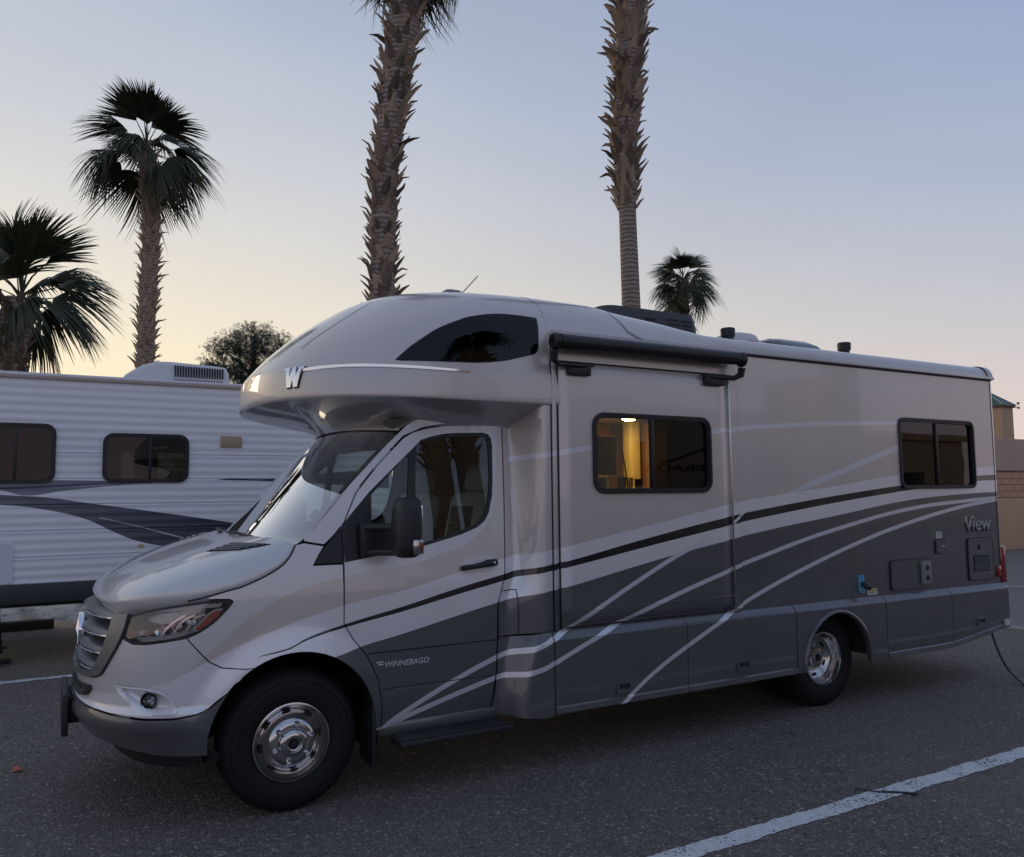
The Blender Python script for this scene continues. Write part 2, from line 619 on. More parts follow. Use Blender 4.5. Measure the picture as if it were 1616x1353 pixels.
# ------------------------------------------------------------------ motorhome paint: bands and lines run over every body panel
PAINT = dict(
 W1=[(-1.2, .69), (-.95, .705), (-.7, .765), (-.45, .88), (-.219, .974), (-.079, 1.02), (.064, 1.065), (.308, 1.124), (.677, 1.186), (1.072, 1.277), (1.37, 1.341), (1.592, 1.381), (1.82, 1.422), (2.705, 1.574), (3.255, 1.673), (3.913, 1.752), (4.555, 1.814), (5.328, 1.906), (6.486, 1.974), (7.0, 2.006)],
 B1=[(-1.2, .72), (-.22, .872), (-.184, .884), (-.02, .914), (.062, .950), (.308, 1.013), (.676, 1.089), (1.085, 1.183), (1.361, 1.238), (1.684, 1.302), (1.818, 1.324), (2.423, 1.439), (3.076, 1.551), (3.609, 1.626), (5.415, 1.815), (6.478, 1.896), (7.0, 1.915)],
 B2=[(-1.2, .73), (-.22, .874), (-.184, .880), (-.02, .905), (.062, .939), (.308, .994), (.676, 1.060), (1.085, 1.144), (1.361, 1.197), (1.684, 1.261), (1.817, 1.282), (2.75, 1.435), (3.606, 1.562), (5.411, 1.762), (6.473, 1.846), (7.0, 1.862)],
 D=[(-1.2, 0), (-.25, .0), (.02, .78), (.132, .815), (.283, .842), (.407, .873), (.676, .925), (1.082, 1.012), (1.356, 1.068), (1.681, 1.131), (1.814, 1.154), (2.704, 1.318), (3.315, 1.413), (3.6, 1.454), (4.539, 1.567), (5.48, 1.679), (6.2, 1.723), (7.0, 1.746)],
 La=[(-1.2, 0), (.4, .29), (.571, .387), (.685, .446), (1.014, .597), (1.325, .713), (1.468, .754), (1.602, .788), (1.672, .820), (1.959, .955), (2.339, 1.137), (2.746, 1.316), (2.9, 1.37), (3.3, 1.46), (7, 1.8)],
 Lb=[(-1.2, 0), (.4, .34), (.532, .370), (.687, .416), (1.016, .508), (1.299, .578), (1.466, .613), (1.607, .640), (1.673, .668), (1.955, .781), (2.196, .869), (2.529, .978), (3.259, 1.179), (3.59, 1.258), (4.14, 1.382), (4.531, 1.456), (5.474, 1.600), (6.37, 1.664), (7.0, 1.69)],
 Lc=[(-1.2, 0), (1.9, .1), (2.133, .294), (2.203, .335), (2.515, .528), (2.805, .667), (3.385, .910), (3.577, .982), (4.259, 1.193), (4.899, 1.359), (5.229, 1.432), (6.026, 1.573), (6.483, 1.632), (7.0, 1.68)],
 S1=[(-1.2, 1.8), (1.496, 2.01), (1.649, 2.03), (2.001, 2.085), (3.09, 2.224), (3.427, 2.260), (3.642, 2.282), (4.695, 2.346), (5.373, 2.372), (5.953, 2.384), (7.0, 2.39)],
 S2=[(-1.2, 1.2), (3.7, 1.70), (3.912, 1.747), (4.099, 1.797), (5.346, 2.145), (5.75, 2.255), (7, 2.6)],
 BG=[(-1.2, .6), (-.62, .80), (-.4, .97), (-.2, 1.12), (.065, 1.240), (.304, 1.288), (.683, 1.335), (.955, 1.395), (1.175, 1.48), (1.297, 1.587), (1.362, 1.784), (1.412, 2.209), (1.44, 2.6), (7, 2.9)])
C_BEIGE = (.62, .555, .51); C_SILV = (.66, .65, .645); C_WHITE = (.80, .80, .81); C_DARK = (.115, .117, .124); C_BLACK = (.010, .011, .014); C_LINE = (.70, .71, .74)
def body_paint(name='body_paint', flat=None):
    t = NT(name)
    vec = t.coord()
    if flat:
        col = flat
    else:
        sp = t.n('ShaderNodeSeparateXYZ')
        t.l(vec, sp.inputs[0])
        x, z = sp.outputs['X'], sp.outputs['Z']
        xn = t.math('MULTIPLY_ADD', x, 1 / 8.2, 1.2 / 8.2)
        def cv(key):
            f = t.n('ShaderNodeFloatCurve')
            c = f.mapping.curves[0]
            P = [((a + 1.2) / 8.2, b / 3.0) for a, b in PAINT[key]]
            c.points[0].location = P[0]; c.points[1].location = P[-1]
            for a, b in P[1:-1]:
                c.points.new(a, b)
            f.mapping.extend = 'HORIZONTAL'
            f.mapping.update()
            t.l(xn, f.inputs['Value'])
            return t.math('MULTIPLY', f.outputs[0], 3.0)
        c = {k: cv(k) for k in PAINT}
        lt = lambda a, b: t.math('LESS_THAN', a, b)
        gt = lambda a, b: t.math('GREATER_THAN', a, b)
        mul = lambda a, b: t.math('MULTIPLY', a, b)
        near = lambda k, h: lt(t.math('ABSOLUTE', t.math('SUBTRACT', z, c[k])), h)
        col = t.mix(mul(gt(z, c['BG']), lt(x, 1.45)), C_BEIGE, C_SILV)
        w1 = t.math('MULTIPLY', t.math('MINIMUM', 1.0, t.math('MAXIMUM', 0.0, t.math('MULTIPLY_ADD', x, -.86, 5.64))), .018)
        col = t.mix(mul(near('S1', w1), gt(x, 1.49)), col, C_LINE)
        w2 = t.math('MULTIPLY', t.math('MINIMUM', 1.0, t.math('MAXIMUM', 0.0, t.math('MULTIPLY_ADD', x, 3.0, -11.7))), .026)
        col = t.mix(mul(near('S2', w2), lt(x, 5.6)), col, C_LINE)
        col = t.mix(lt(z, c['W1']), col, C_WHITE)
        col = t.mix(mul(lt(z, c['B1']), gt(z, c['B2'])), col, C_BLACK)
        zs = t.math('MULTIPLY_ADD', x, .62, 1.560 - .62 * 3.36)
        col = t.mix(mul(mul(lt(t.math('ABSOLUTE', t.math('SUBTRACT', z, zs)), .013), lt(z, c['W1'])), mul(gt(x, 3.29), lt(x, 3.52))), col, C_WHITE)
        col = t.mix(lt(z, c['D']), col, C_DARK)
        for k, h in (('La', .0175), ('Lb', .0165), ('Lc', .017)):
            g = near(k, h)
            if k == 'La':
                g = mul(g, lt(x, 3.0))
            if k == 'Lc':
                g = mul(g, gt(x, 2.0))
            col = t.mix(g, col, C_LINE)
    fl = t.n('ShaderNodeTexVoronoi'); fl.inputs['Scale'].default_value = 900
    t.l(vec, fl.inputs['Vector'])
    dust = t.noise(2.2, vec, 5, .6)
    col = t.mix(t.math('MULTIPLY', t.ramp(dust, [(.45, 0), (.8, 1)]), .10), col, (.33, .29, .25))
    t.p(Base_Color=col, Metallic=.40, Coat_Weight=.9, Coat_IOR=1.5)
    t.l(t.math('MULTIPLY_ADD', fl.outputs['Color'], .10, .36), t.b.inputs['Roughness'])
    t.l(t.math('MULTIPLY_ADD', t.ramp(t.noise(1.3, vec, 5), [(.4, 0), (.75, 1)]), .05, .035), t.b.inputs['Coat Roughness'])
    bn = t.n('ShaderNodeBump'); bn.inputs['Strength'].default_value = .05; bn.inputs['Distance'].default_value = .02
    t.l(t.noise(1.1, vec, 2), bn.inputs['Height']); t.l(bn.outputs[0], t.b.inputs['Coat Normal'])
    return t.m
M['paint'] = body_paint()
M['silver'] = body_paint('silver_paint', C_SILV)
M['champagne'] = body_paint('champagne_paint', C_BEIGE)
M['roofsilver'] = body_paint('roof_silver_paint', (.45, .45, .47))
M['darkpaint'] = body_paint('charcoal_paint', (.11, .112, .118))
M['black'] = pbr('black_plastic', (.018, .018, .02), .5, bump=.15, ns=60, bs=400, bd=.001)
M['trim'] = pbr('black_rubber_trim', (.012, .012, .014), .42, ns=40)
M['void'] = pbr('dark_underside', (.012, .012, .012), .85, ns=8, na=.3)
M['seam'] = pbr('seam_sealant', (.012, .012, .014), .7, ns=20)
M['chrome'] = pbr('chrome', (.82, .82, .84), .08, 1.0, ns=14, na=.05, bump=.04, bs=25, bd=.004, rv=.6)
M['badge'] = pbr('badge_metal', (.75, .75, .77), .35, .5, ns=20, na=.08)
M['steel'] = pbr('polished_steel', (.55, .54, .53), .17, 1.0, ns=18, na=.2, bump=.10, bs=30, bd=.004, rv=.7)
M['grey_plastic'] = pbr('grey_grille_plastic', (.20, .20, .205), .36, .55, ns=70, na=.1)
M['tyre'] = pbr('tyre_rubber', (.011, .011, .012), .75, ns=25, na=.35, bump=.25, bs=160, bd=.002, spec=.3)
M['glass_clear'] = glass('windscreen_glass', (.74, .86, .82), .14)
M['glass_door'] = glass('door_glass', (.72, .80, .75), .05)
M['glass_dark'] = glass('tinted_glass', (.13, .135, .15), .022)
M['glass_lit'] = glass('window_glass', (.70, .70, .68), .045)
M['glass_black'] = glass('black_tinted_glass', (.05, .05, .055), .022)
M['lens'] = glass('lamp_lens', (.93, .94, .95), .06)
M['lampgrey'] = pbr('lamp_bowl', (.34, .34, .35), .3, .6, ns=40)
M['amber'] = pbr('amber_reflector', (.55, .07, .02), .18, 0, 1.0, ns=200, na=.25, bump=.3, bs=260, bd=.002)
M['red'] = pbr('red_lamp_plastic', (.28, .012, .015), .15, 0, 1.0, ns=120, na=.2, bump=.2, bs=200, bd=.002)
M['seat'] = pbr('seat_leather', (.58, .60, .53), .55, ns=30, na=.12, bump=.2, bs=120, bd=.003)
M['seat_dark'] = pbr('dark_seat_fabric', (.06, .065, .06), .7, ns=30)
M['dash'] = pbr('dashboard_plastic', (.03, .03, .032), .6, ns=50, bump=.2, bs=300, bd=.001)
M['wood'] = None
t = NT('cabinet_wood')
wv = t.n('ShaderNodeTexWave'); wv.inputs['Scale'].default_value = 9; wv.inputs['Distortion'].default_value = 5; wv.inputs['Detail'].default_value = 3
t.l(t.coord((1, 1, .12)), wv.inputs['Vector'])
t.p(Base_Color=t.mix(wv.outputs['Fac'], (.16, .075, .03), (.30, .16, .07)), Roughness=.4)
M['wood'] = t.m
M['cream'] = pbr('cream_lining', (.55, .45, .28), .6, ns=12)
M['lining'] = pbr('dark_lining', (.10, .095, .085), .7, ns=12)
M['white_pl'] = pbr('white_plastic', (.62, .61, .60), .4, ns=20, na=.06)
M['greypl'] = pbr('weathered_grey_plastic', (.23, .225, .215), .55, ns=50, na=.3)
M['sticker'] = pbr('white_sticker', (.62, .62, .60), .5, ns=60)
M['blue'] = pbr('blue_label', (.10, .33, .50), .4, ns=60)
M['yellow'] = pbr('yellow_print', (.55, .45, .12), .5, ns=60)

RV = empty('motorhome', (2.9, CY, 0))
RV.location = (0, 0, 0)
tag(RV, 'silver and charcoal cab-over motorhome with swooping stripes in the foreground', 'motorhome')

def wl2(pts):
    return [(p[0] - 1.3, p[1]) for p in pts]
# ---- fender
arch = [(.02 + .478 * math.cos(RAD(a)), .405 + .478 * math.sin(RAD(a))) for a in range(0, 121, 5)]
sx = lambda p: (p[0] + 1.3, p[1])
hood_side = [(1.32, 1.487), (1.288, 1.424), (1.24, 1.373), (1.168, 1.330), (1.095, 1.297), (1.025, 1.271), (.967, 1.252), (.92, 1.236), (.872, 1.215)]
lamp_back = [(.974, 1.205), (.985, 1.19), (.969, 1.151), (.93, 1.088), (.877, 1.039), (.824, 1.009)]
seam_b = [(.866, .949), (.916, .876), (.959, .838), (1.02, .822), (1.086, .82)]
door_front = [(1.836, .37), (1.836, .528), (1.81, .676), (1.743, .814), (1.66, .917), (1.601, 1.016), (1.601, 1.364)]
def arch_s(a):
    x, z = .02 + .478 * math.cos(RAD(a)), .405 + .478 * math.sin(RAD(a))
    if x >= CAB_E:
        return (x + 1.3, z)
    return (math.acos(((CAB_E - x) / (CAB_E - cab_n(z))) ** (1 / CAB_P)) * 2 / math.pi, z)
fender = smoothpoly(hood_side, n=3) + smoothpoly(lamp_back, n=3) + seam_b + [arch_s(a) for a in range(118, -1, -6)] + [(1.8, .37)] + door_front + [(1.423, 1.365), (1.458, 1.427), (1.49, 1.474), (1.372, 1.497)]
fd = panel('fender', inset(fender, .003), cab, M['paint'], RV, step=.045, bstep=.025, depth=.03)
flip(fd)
# dark shell behind the gaps
bk = panel('inner_panel', [(.80, .86), (1.03, .86), (1.085, .90), (1.2, .95), (1.45, .93), (1.70, .80), (1.83, .52), (1.83, .38), (2.66, .38), (2.70, 1.2), (2.6, 1.36), (1.45, 1.36), (1.2, 1.30), (.9, 1.2)], cab, M['void'], RV, step=.08, depth=0, off=-.035)
flip(bk)
# ---- A pillar and roof rail
pil = [(1.372, 1.505), (1.49, 1.482), (1.55, 1.535), (1.62, 1.615), (1.628, 1.64), (1.702, 1.801), (1.855, 1.978), (2.032, 2.149), (2.175, 2.211), (2.319, 2.237), (2.775, 2.259), (2.80, 2.30), (2.323, 2.290), (2.126, 2.262), (2.06, 2.225), (2.01, 2.179), (1.895, 2.076), (1.663, 1.842), (1.367, 1.525)]
ap = panel('a_pillar', inset(pil, .003), cab, M['silver'], RV, step=.05, bstep=.03, depth=.03)
flip(ap)
# ---- door
door = door_front[:-1] + [(1.606, 1.363), (1.612, 1.55), (1.624, 1.626), (1.702, 1.791), (1.855, 1.968), (2.032, 2.139), (2.10, 2.177), (2.175, 2.2), (2.319, 2.226), (2.763, 2.248), (2.73, 1.699), (2.692, 1.227), (2.66, 1.13), (2.635, 1.054), (2.625, .641), (2.60, .44), (2.582, .381), (2.2, .374), (1.852, .37)]
border = [(1.612, 1.372), (2.141, 1.451), (2.40, 1.513), (2.52, 1.556), (2.58, 1.60), (2.612, 1.652), (2.645, 1.76), (2.659, 1.867), (2.676, 2.10), (2.672, 2.15), (2.65, 2.178), (2.613, 2.188), (2.40, 2.18), (2.315, 2.171), (2.22, 2.150), (2.152, 2.126), (2.07, 2.051), (1.79, 1.798), (1.632, 1.626), (1.612, 1.60)]
DP = panel('door', inset(door, .004), cab, M['paint'], RV, holes=[border], step=.05, bstep=.03, depth=.03)
main_g = smoothpoly([(2.124, 2.092), (2.20, 2.122), (2.30, 2.145), (2.45, 2.158), (2.601, 2.162), (2.645, 2.135), (2.637, 1.867), (2.591, 1.668), (2.504, 1.576), (2.3, 1.513), (2.16, 1.478), (2.09, 1.49), (2.095, 1.74)], True, 3)
quart_g = [(1.80, 1.775), (2.024, 2.002), (2.055, 2.02), (2.064, 2.01), (2.039, 1.757), (2.018, 1.575), (1.81, 1.565), (1.793, 1.58)]
panel('window_trim', inset(border, .001), cab, M['trim'], DP, holes=[main_g, quart_g], step=.05, bstep=.025, depth=.02, off=-.008)
panel('window_glass', inset(main_g, -.006), cab, M['glass_door'], DP, step=.08, bstep=.04, depth=0, off=-.016)
panel('quarter_glass', inset(quart_g, -.006), cab, M['glass_door'], DP, step=.08, bstep=.04, depth=0, off=-.016)
sail = panel('mirror_sail', [(1.43, 1.372), (1.598, 1.372), (1.598, 1.588), (1.55, 1.53), (1.49, 1.463), (1.462, 1.425)], cab, M['trim'], RV, step=.05, bstep=.03, depth=.02, off=.004)
flip(sail)
# right hand door: same skin and glass
D2 = flip(DP, 'door', RV)
for nm in list(DP.children):
    flip(nm, nm.name.split('.')[0], D2)
obj('groove', ribbon(resamp([(1.75, .826), (2.62, .827)], .08, False), cab, .008), M['seam'], DP)
obj('lower_groove', ribbon(resamp([(1.845, .606), (2.60, .602)], .08, False), cab, .005), M['seam'], DP)
# handle: recessed cup and pull bar
hp = smoothpoly([(2.37, 1.292), (2.40, 1.345), (2.50, 1.366), (2.60, 1.366), (2.638, 1.33), (2.62, 1.275), (2.5, 1.262), (2.41, 1.262)], True, 4)
panel('handle_cup', hp, cab, M['silver'], DP, step=.03, bstep=.012, depth=.006, off=.003)
hb = [Vector(cab(s, z)) + Vector((0, -d, 0)) for s, z, d in ((2.378, 1.298, .008), (2.40, 1.303, .028), (2.46, 1.308, .036), (2.53, 1.318, .036), (2.56, 1.322, .03), (2.625, 1.326, .02))]
hd = obj('handle', tube(hb, [.016, .018, .017, .019, .026, .022], 10), M['black'], DP)
obj('lock_barrel', lathe([(.001, -.052), (.009, -.05), (.010, -.03)], tuple(Vector(cab(2.60, 1.324))), 'y', 14), M['steel'], DP)
# badge on the lower door
me = text_mesh('WINNEBAGO', .048, .0025, .22)
bd = bpy.data.objects.new('badge', me)
link(bd, DP); me.materials.append(M['badge'])
me.transform(Matrix.Translation((.55, cab_y(.74) - .004, .735)) @ Matrix.Rotation(RAD(90), 4, 'X') @ Matrix.Rotation(RAD(0), 4, 'Z'))
wg = MB()
for k, (dx, dz, L) in enumerate(((-.045, .030, .042), (-.035, .016, .032))):
    wg.add(box(.55 + dx, .55 + dx + L, cab_y(.74) - .007, cab_y(.74) - .002, .735 + dz, .735 + dz + .007, .001))
obj('badge_wing', wg.get(), M['badge'], DP)
# ---- hood
HU = 44; HV = 26
vs = []; fs = []
for i in range(HU + 1):
    for j in range(-HV, HV + 1):
        u = i / HU
        v = abs(j) / HV
        x, y, z = hood(u, v * .985)
        vs.append((x, y if j <= 0 else 2 * CY - y, z))
W_ = 2 * HV + 1
for i in range(HU):
    for j in range(W_ - 1):
        a = i * W_ + j
        fs.append((a, a + W_, a + W_ + 1, a + 1))
nv = len(vs)
rim = [i * W_ for i in range(HU, -1, -1)] + [j for j in range(1, W_)] + [i * W_ + W_ - 1 for i in range(1, HU + 1)]
for a in rim:
    x, y, z = vs[a]
    vs.append((x + .02, y + (.012 if y < CY else -.012), z - .03))
for k in range(len(rim) - 1):
    fs.append((rim[k], rim[k + 1], nv + k + 1, nv + k))
HO = obj('hood', (vs, [f[::-1] for f in fs]), M['silver'], RV, ang=50)
hs_ = obj('hood_gap', ribbon(smoothpoly(HE[3:], n=4), cab, .009, .0025), M['seam'], HO)
flip(hs_)
# louvres on the hood
def hv(u, v):
    x, y, z = hood(u, v)
    return (x, y, z)
vent_q = [(.63, .44), (.79, .42), (.885, .755), (.725, .645)]
for side in (0, 1):
    vb = panel('hood_vent', vent_q, lambda u, v: hood(u, v), M['seam'], RV, step=.05, depth=-.004, off=-.003)
    if side:
        for v in vb.data.vertices:
            v.co.y = 2 * CY - v.co.y
        vb.data.flip_normals()
    for k in range(4):
        f0 = (k + .35) / 4
        a = [vent_q[0][d] + (vent_q[1][d] - vent_q[0][d]) * f0 for d in (0, 1)]
        b = [vent_q[3][d] + (vent_q[2][d] - vent_q[3][d]) * f0 for d in (0, 1)]
        pts = []
        for q in range(9):
            g = .05 + .9 * q / 8
            x, y, z = hood(a[0] + (b[0] - a[0]) * g, a[1] + (b[1] - a[1]) * g)
            pts.append((x, y if not side else 2 * CY - y, z + .005))
        obj('vent_slat', tube(pts, .008, 6), M['darkpaint'], vb)
# ---- bumper
grille_out = [(0, .735), (.10, .745), (.186, .763), (.30, .770), (.345, .782), (.385, .80), (.42, .85), (.45, .90), (.48, .955), (.505, 1.009), (.517, 1.07), (.517, 1.14)]
lamp_bot = [(.567, .979), (.64, .98), (.711, .99), (.815, 1.007), (.824, 1.009)]
lip = [arch_s(141), (.945, .668), (.92, .635), (.874, .606), (.82, .594), (.778, .590), (.65, .592), (.558, .600), (.393, .613), (.199, .621), (0, .623)]
bump_o = [(0, .735)] + grille_out[1:-1][:-1] + [(.512, 1.0)] + lamp_bot + seam_b[:3] + [(1.02, .822), (1.084, .82)] + [arch_s(a) for a in range(122, 142, 6)] + lip
fogc = (.661, .678)
fog_h = [(fogc[0] + .034 * math.cos(2 * math.pi * k / 22), fogc[1] + .038 * math.sin(2 * math.pi * k / 22)) for k in range(22)]
air_h = [(.0, .655), (.18, .652), (.262, .668), (.30, .71), (.285, .728), (.16, .715), (.0, .70)]
POCK = ccw([(.47, .752), (.60, .748), (.70, .732), (.765, .70), (.80, .645), (.79, .615), (.68, .618), (.58, .66)])
def bmp(s, z):
    x, y, z = cab(s, z)
    # sculpted pocket round the fog lamp and a soft ledge along the top of the lip
    d = 0.0
    q = 1
    for i in range(len(POCK)):
        a, b = POCK[i - 1], POCK[i]
        L = math.hypot(b[0] - a[0], b[1] - a[1])
        q = min(q, ((b[0] - a[0]) * (z - a[1]) - (b[1] - a[1]) * (s - a[0])) / L)
    d += .034 * sst(0, .03, q)
    d -= .014 * (1 - sst(.618, .636, z))
    n = Vector((x + .30, y - CY, 0)).normalized() if s < 1 else Vector((0, -1, 0))
    return (x - n.x * d, y - n.y * d, z)
BU = panel('bumper', inset(bump_o, .003), bmp, M['paint'], RV, holes=[fog_h], step=.014, bstep=.014, depth=.03, mirror=True)
# lower valance
def val(s, z):
    x, y, z = cab(s, z)
    d = .012 + .03 * math.exp(-((z - .55) / .06) ** 2) * (1 - sst(.75, .95, s))
    n = Vector((x + .30, y - CY, 0)).normalized() if s < 1 else Vector((0, -1, 0))
    return (x + n.x * d, y + n.y * d, z)
low = [(0, .619)] + [(p[0], p[1] - .004) for p in lip[::-1][1:]] + [arch_s(a) for a in range(142, 178, 6)] + [(.905, .385), (.83, .383), (.748, .385), (.66, .395), (.589, .41), (.45, .43), (.336, .44), (.245, .448), (0, .45)]
VA = panel('lower_valance', low, val, M['darkpaint'], BU, step=.03, bstep=.02, depth=.05, mirror=True)
sk = panel('air_dam', [(0, .46), (.336, .45), (.6, .42), (.9, .40), (.93, .34), (.7, .30), (.4, .30), (0, .32)], lambda s, z: tuple(Vector(cab(s, z)) + Vector((.05, .02, 0))), M['black'], BU, step=.06, depth=0, mirror=True)
# intake with stepped rings
ik = panel('intake', air_h, lambda s, z: val(s, z), M['black'], RV, step=.03, bstep=.015, depth=.02, off=.003, mirror=True)
for k in range(3):
    g = .010 + .011 * k
    q = smoothpoly([(0.02, .66 + g), (.16, .658 + g), (.235, .674 + g * .5), (.268 - g, .70), (.262 - g, .716 - g * .3)], n=5)
    rr = ribbon(q, lambda s, z: val(s, z), .008, .008)
    ro = obj('intake_ring', rr, M['steel'], ik)
    flip(ro, 'intake_ring', ik)
# fog lamps
def frame_at(fn, s, z):
    e = 1e-3
    p = Vector(fn(s, z))
    a = (Vector(fn(s + e, z)) - Vector(fn(s - e, z))).normalized(); b = (Vector(fn(s, z + e)) - Vector(fn(s, z - e))).normalized()
    n = a.cross(b).normalized()
    b = n.cross(a)
    return Matrix(((a.x, n.x, b.x, p.x), (a.y, n.y, b.y, p.y), (a.z, n.z, b.z, p.z), (0, 0, 0, 1)))
FM = frame_at(bmp, *fogc) @ Matrix.Translation((0, .012, 0))
def local(vf, Mx):
    return [Mx @ Vector(v) for v in vf[0]], vf[1]
fl = obj('fog_lamp', local(lathe([(.046, .004), (.043, .008), (.038, .004), (.036, -.03), (.0, -.04)], (0, 0, 0), 'y', 28), FM), M['black'], RV)
obj('lens', local(lathe([(.037, .0), (.03, .006), (.0, .009)], (0, 0, 0), 'y', 24), FM), M['lens'], fl)
obj('reflector', local(lathe([(.033, -.004), (.02, -.018), (.008, -.026), (.0, -.012)], (0, 0, 0), 'y', 20), FM), M['steel'], fl)
f2 = flip(fl)
for ch in list(fl.children):
    flip(ch, None, f2)
rd = smoothpoly([(.47, .752), (.55, .747), (.64, .742), (.72, .722), (.785, .675), (.80, .63), (.775, .603), (.70, .60)], n=5)
for s2 in (0, 1):
    rdo = obj('fog_surround', tube([Vector(bmp(s, z)) for s, z in rd], [.002 + .004 * math.sin(math.pi * min(1, i / 20)) for i in range(len(rd))], 8), M['silver'], BU)
    if s2:
        for v in rdo.data.vertices:
            v.co.y = 2 * CY - v.co.y
        rdo.data.flip_normals()
# tow plate bracket in front
obj('plate_bracket', box(-1.135, -1.10, .86, 1.42, .40, .64, .008), M['black'], RV)
obj('bracket_arm', box(-1.105, -1.03, .95, 1.33, .45, .60, .01), M['black'], RV)
# ---- grille
gi = [(0, .785), (.10, .79), (.20, .80), (.297, .812), (.33, .83), (.350, .86), (.395, .964), (.414, 1.04), (.416, 1.079), (.402, 1.128), (.2, 1.165), (0, 1.178)]
go = [(0, .738), (.10, .748), (.186, .767), (.30, .774), (.345, .786), (.385, .805), (.42, .853), (.45, .902), (.48, .958), (.503, 1.012), (.515, 1.07), (.512, 1.138), (.41, 1.133)]
def grf(s, z):
    x, y, z = cab(s, z)
    return (x - .016, y - .004, z)
G = panel('grille', go + gi[-3:-4:-1] + gi[-4::-1], grf, M['grey_plastic'], RV, step=.03, bstep=.018, depth=.05, mirror=True)
panel('grille_back', [(0, .76), (.30, .78), (.44, .90), (.50, 1.05), (.50, 1.14), (.2, 1.18), (0, 1.19)], lambda s, z: tuple(Vector(cab(s, z)) + Vector((.06, .01, 0))), M['void'], G, step=.06, depth=0, mirror=True)
for zc, s1 in ((.83, .33), (.925, .372), (1.02, .405), (1.115, .405)):
    for side in (0, 1):
        vs = []; fs = []
        n = 18
        for k in range(n + 1):
            s = .0 + (s1 - .0) * k / n
            for dz, dx in ((.030, .055), (.018, .022), (.004, .002), (-.009, -.003), (-.014, .010), (-.004, .045)):
                x, y, z = cab(s, zc + dz)
                vs.append((x + dx + .006, (y if not side else 2 * CY - y), z))
        for k in range(n):
            for q in range(5):
                a = k * 6 + q
                fs.append((a, a + 1, a + 7, a + 6) if not side else (a + 6, a + 7, a + 1, a))
        sl = obj('grille_slat', (vs, [f[::-1] for f in fs]), M['grey_plastic'], G)
        pts = [Vector(cab(.10 + (s1 - .10) * k / n, zc - .010 - .004 * math.sin(k / n * 3))) + Vector((-.006, -.002, 0)) for k in range(n + 1)]
        if side:
            pts = [Vector((p.x, 2 * CY - p.y, p.z)) for p in pts]
        obj('chrome_strip', tube(pts, .0065, 8), M['chrome'], G)
# round emblem with a three-pointed star
ex = cab(0, .96)[0] + .002
EM = obj('emblem', lathe([(.105, .02), (.107, .0), (.102, -.010), (.096, -.010), (.092, .0), (.092, .01), (0, .012)], (ex, CY, .97), 'x', 48), M['chrome'], RV)
st = MB()
for k in range(3):
    a = RAD(90 + 120 * k)
    tip = (ex - .006, CY + .093 * math.cos(a), .97 + .093 * math.sin(a))
    cc = (ex - .022, CY, .97)
    l = (ex - .004, CY + .020 * math.cos(a + RAD(60)), .97 + .020 * math.sin(a + RAD(60)))
    r = (ex - .004, CY + .020 * math.cos(a - RAD(60)), .97 + .020 * math.sin(a - RAD(60)))
    st.add(([tip, cc, l, r], [(0, 1, 2), (0, 3, 1)]))
obj('star', st.get(), M['chrome'], EM, smooth=False)
obj('emblem_disc', lathe([(.093, .004), (.0, .004)], (ex, CY, .97), 'x', 32), M['black'], EM)
# ---- headlamps
lampo = smoothpoly([(.53, 1.131), (.674, 1.171), (.872, 1.200), (.974, 1.202), (.983, 1.188), (.969, 1.151), (.93, 1.088), (.877, 1.039), (.815, 1.012), (.711, .993), (.60, .980), (.555, .984), (.512, 1.018), (.516, 1.10)], True, 4)
HL = panel('headlamp', lampo, cab, M['lampgrey'], RV, step=.04, bstep=.02, depth=0, off=-.075)
panel('bezel', lampo, cab, M['trim'], HL, holes=[inset(lampo, .011)], step=.03, bstep=.015, depth=.08, off=.001)
panel('lens', inset(lampo, .010), cab, M['lens'], HL, step=.03, bstep=.015, depth=0, off=.0)
panel('chin', [(.555, 1.0), (.60, .988), (.711, 1.002), (.80, 1.02), (.86, 1.045), (.80, 1.037), (.7, 1.022), (.56, 1.016)], cab, M['chrome'], HL, step=.03, bstep=.015, depth=.01, off=-.03)
panel('reflector', [(.53, 1.12), (.62, 1.145), (.76, 1.17), (.74, 1.10), (.69, 1.05), (.62, 1.03)], lambda s, z: tuple(Vector(cab(s, z)) + Vector((.03, .03 + .05 * math.sin((z - 1.03) * 20), 0))), M['steel'], HL, step=.025, depth=0)
panel('daylight_strip', [(.62, 1.152), (.80, 1.18), (.90, 1.186), (.955, 1.186), (.945, 1.165), (.86, 1.163), (.75, 1.155)], cab, M['white_pl'], HL, step=.03, bstep=.02, depth=.01, off=-.02)
for k, (s, z) in enumerate(((.60, 1.045), (.69, 1.05), (.77, 1.075), (.83, 1.10))):
    Fm = frame_at(cab, s, z)
    obj('projector', local(lathe([(.030, -.02), (.032, -.035), (.024, -.05), (.018, -.042), (0, -.030)], (0, 0, 0), 'y', 20), Fm), M['chrome' if k % 2 else 'steel'], HL)
for k in range(3):
    q = smoothpoly([(.70 + .055 * k, 1.03), (.745 + .05 * k, 1.09 + .01 * k), (.80 + .045 * k, 1.13)], n=5)
    obj('reflector_fin', ribbon(q, cab, .012, -.018), M['steel'], HL)
amb = smoothpoly([(.952, 1.146), (.925, 1.143), (.90, 1.118), (.868, 1.073), (.855, 1.055), (.879, 1.050), (.922, 1.089), (.948, 1.125)], True, 4)
panel('amber_reflector', amb, cab, M['amber'], HL, step=.02, bstep=.012, depth=.01, off=-.006)
panel('amber_rim', inset(amb, -.010), cab, M['white_pl'], HL, step=.03, bstep=.015, depth=.01, off=-.012)
H2 = flip(HL, 'headlamp', RV)
for ch in list(HL.children):
    flip(ch, ch.name.split('.')[0], H2)
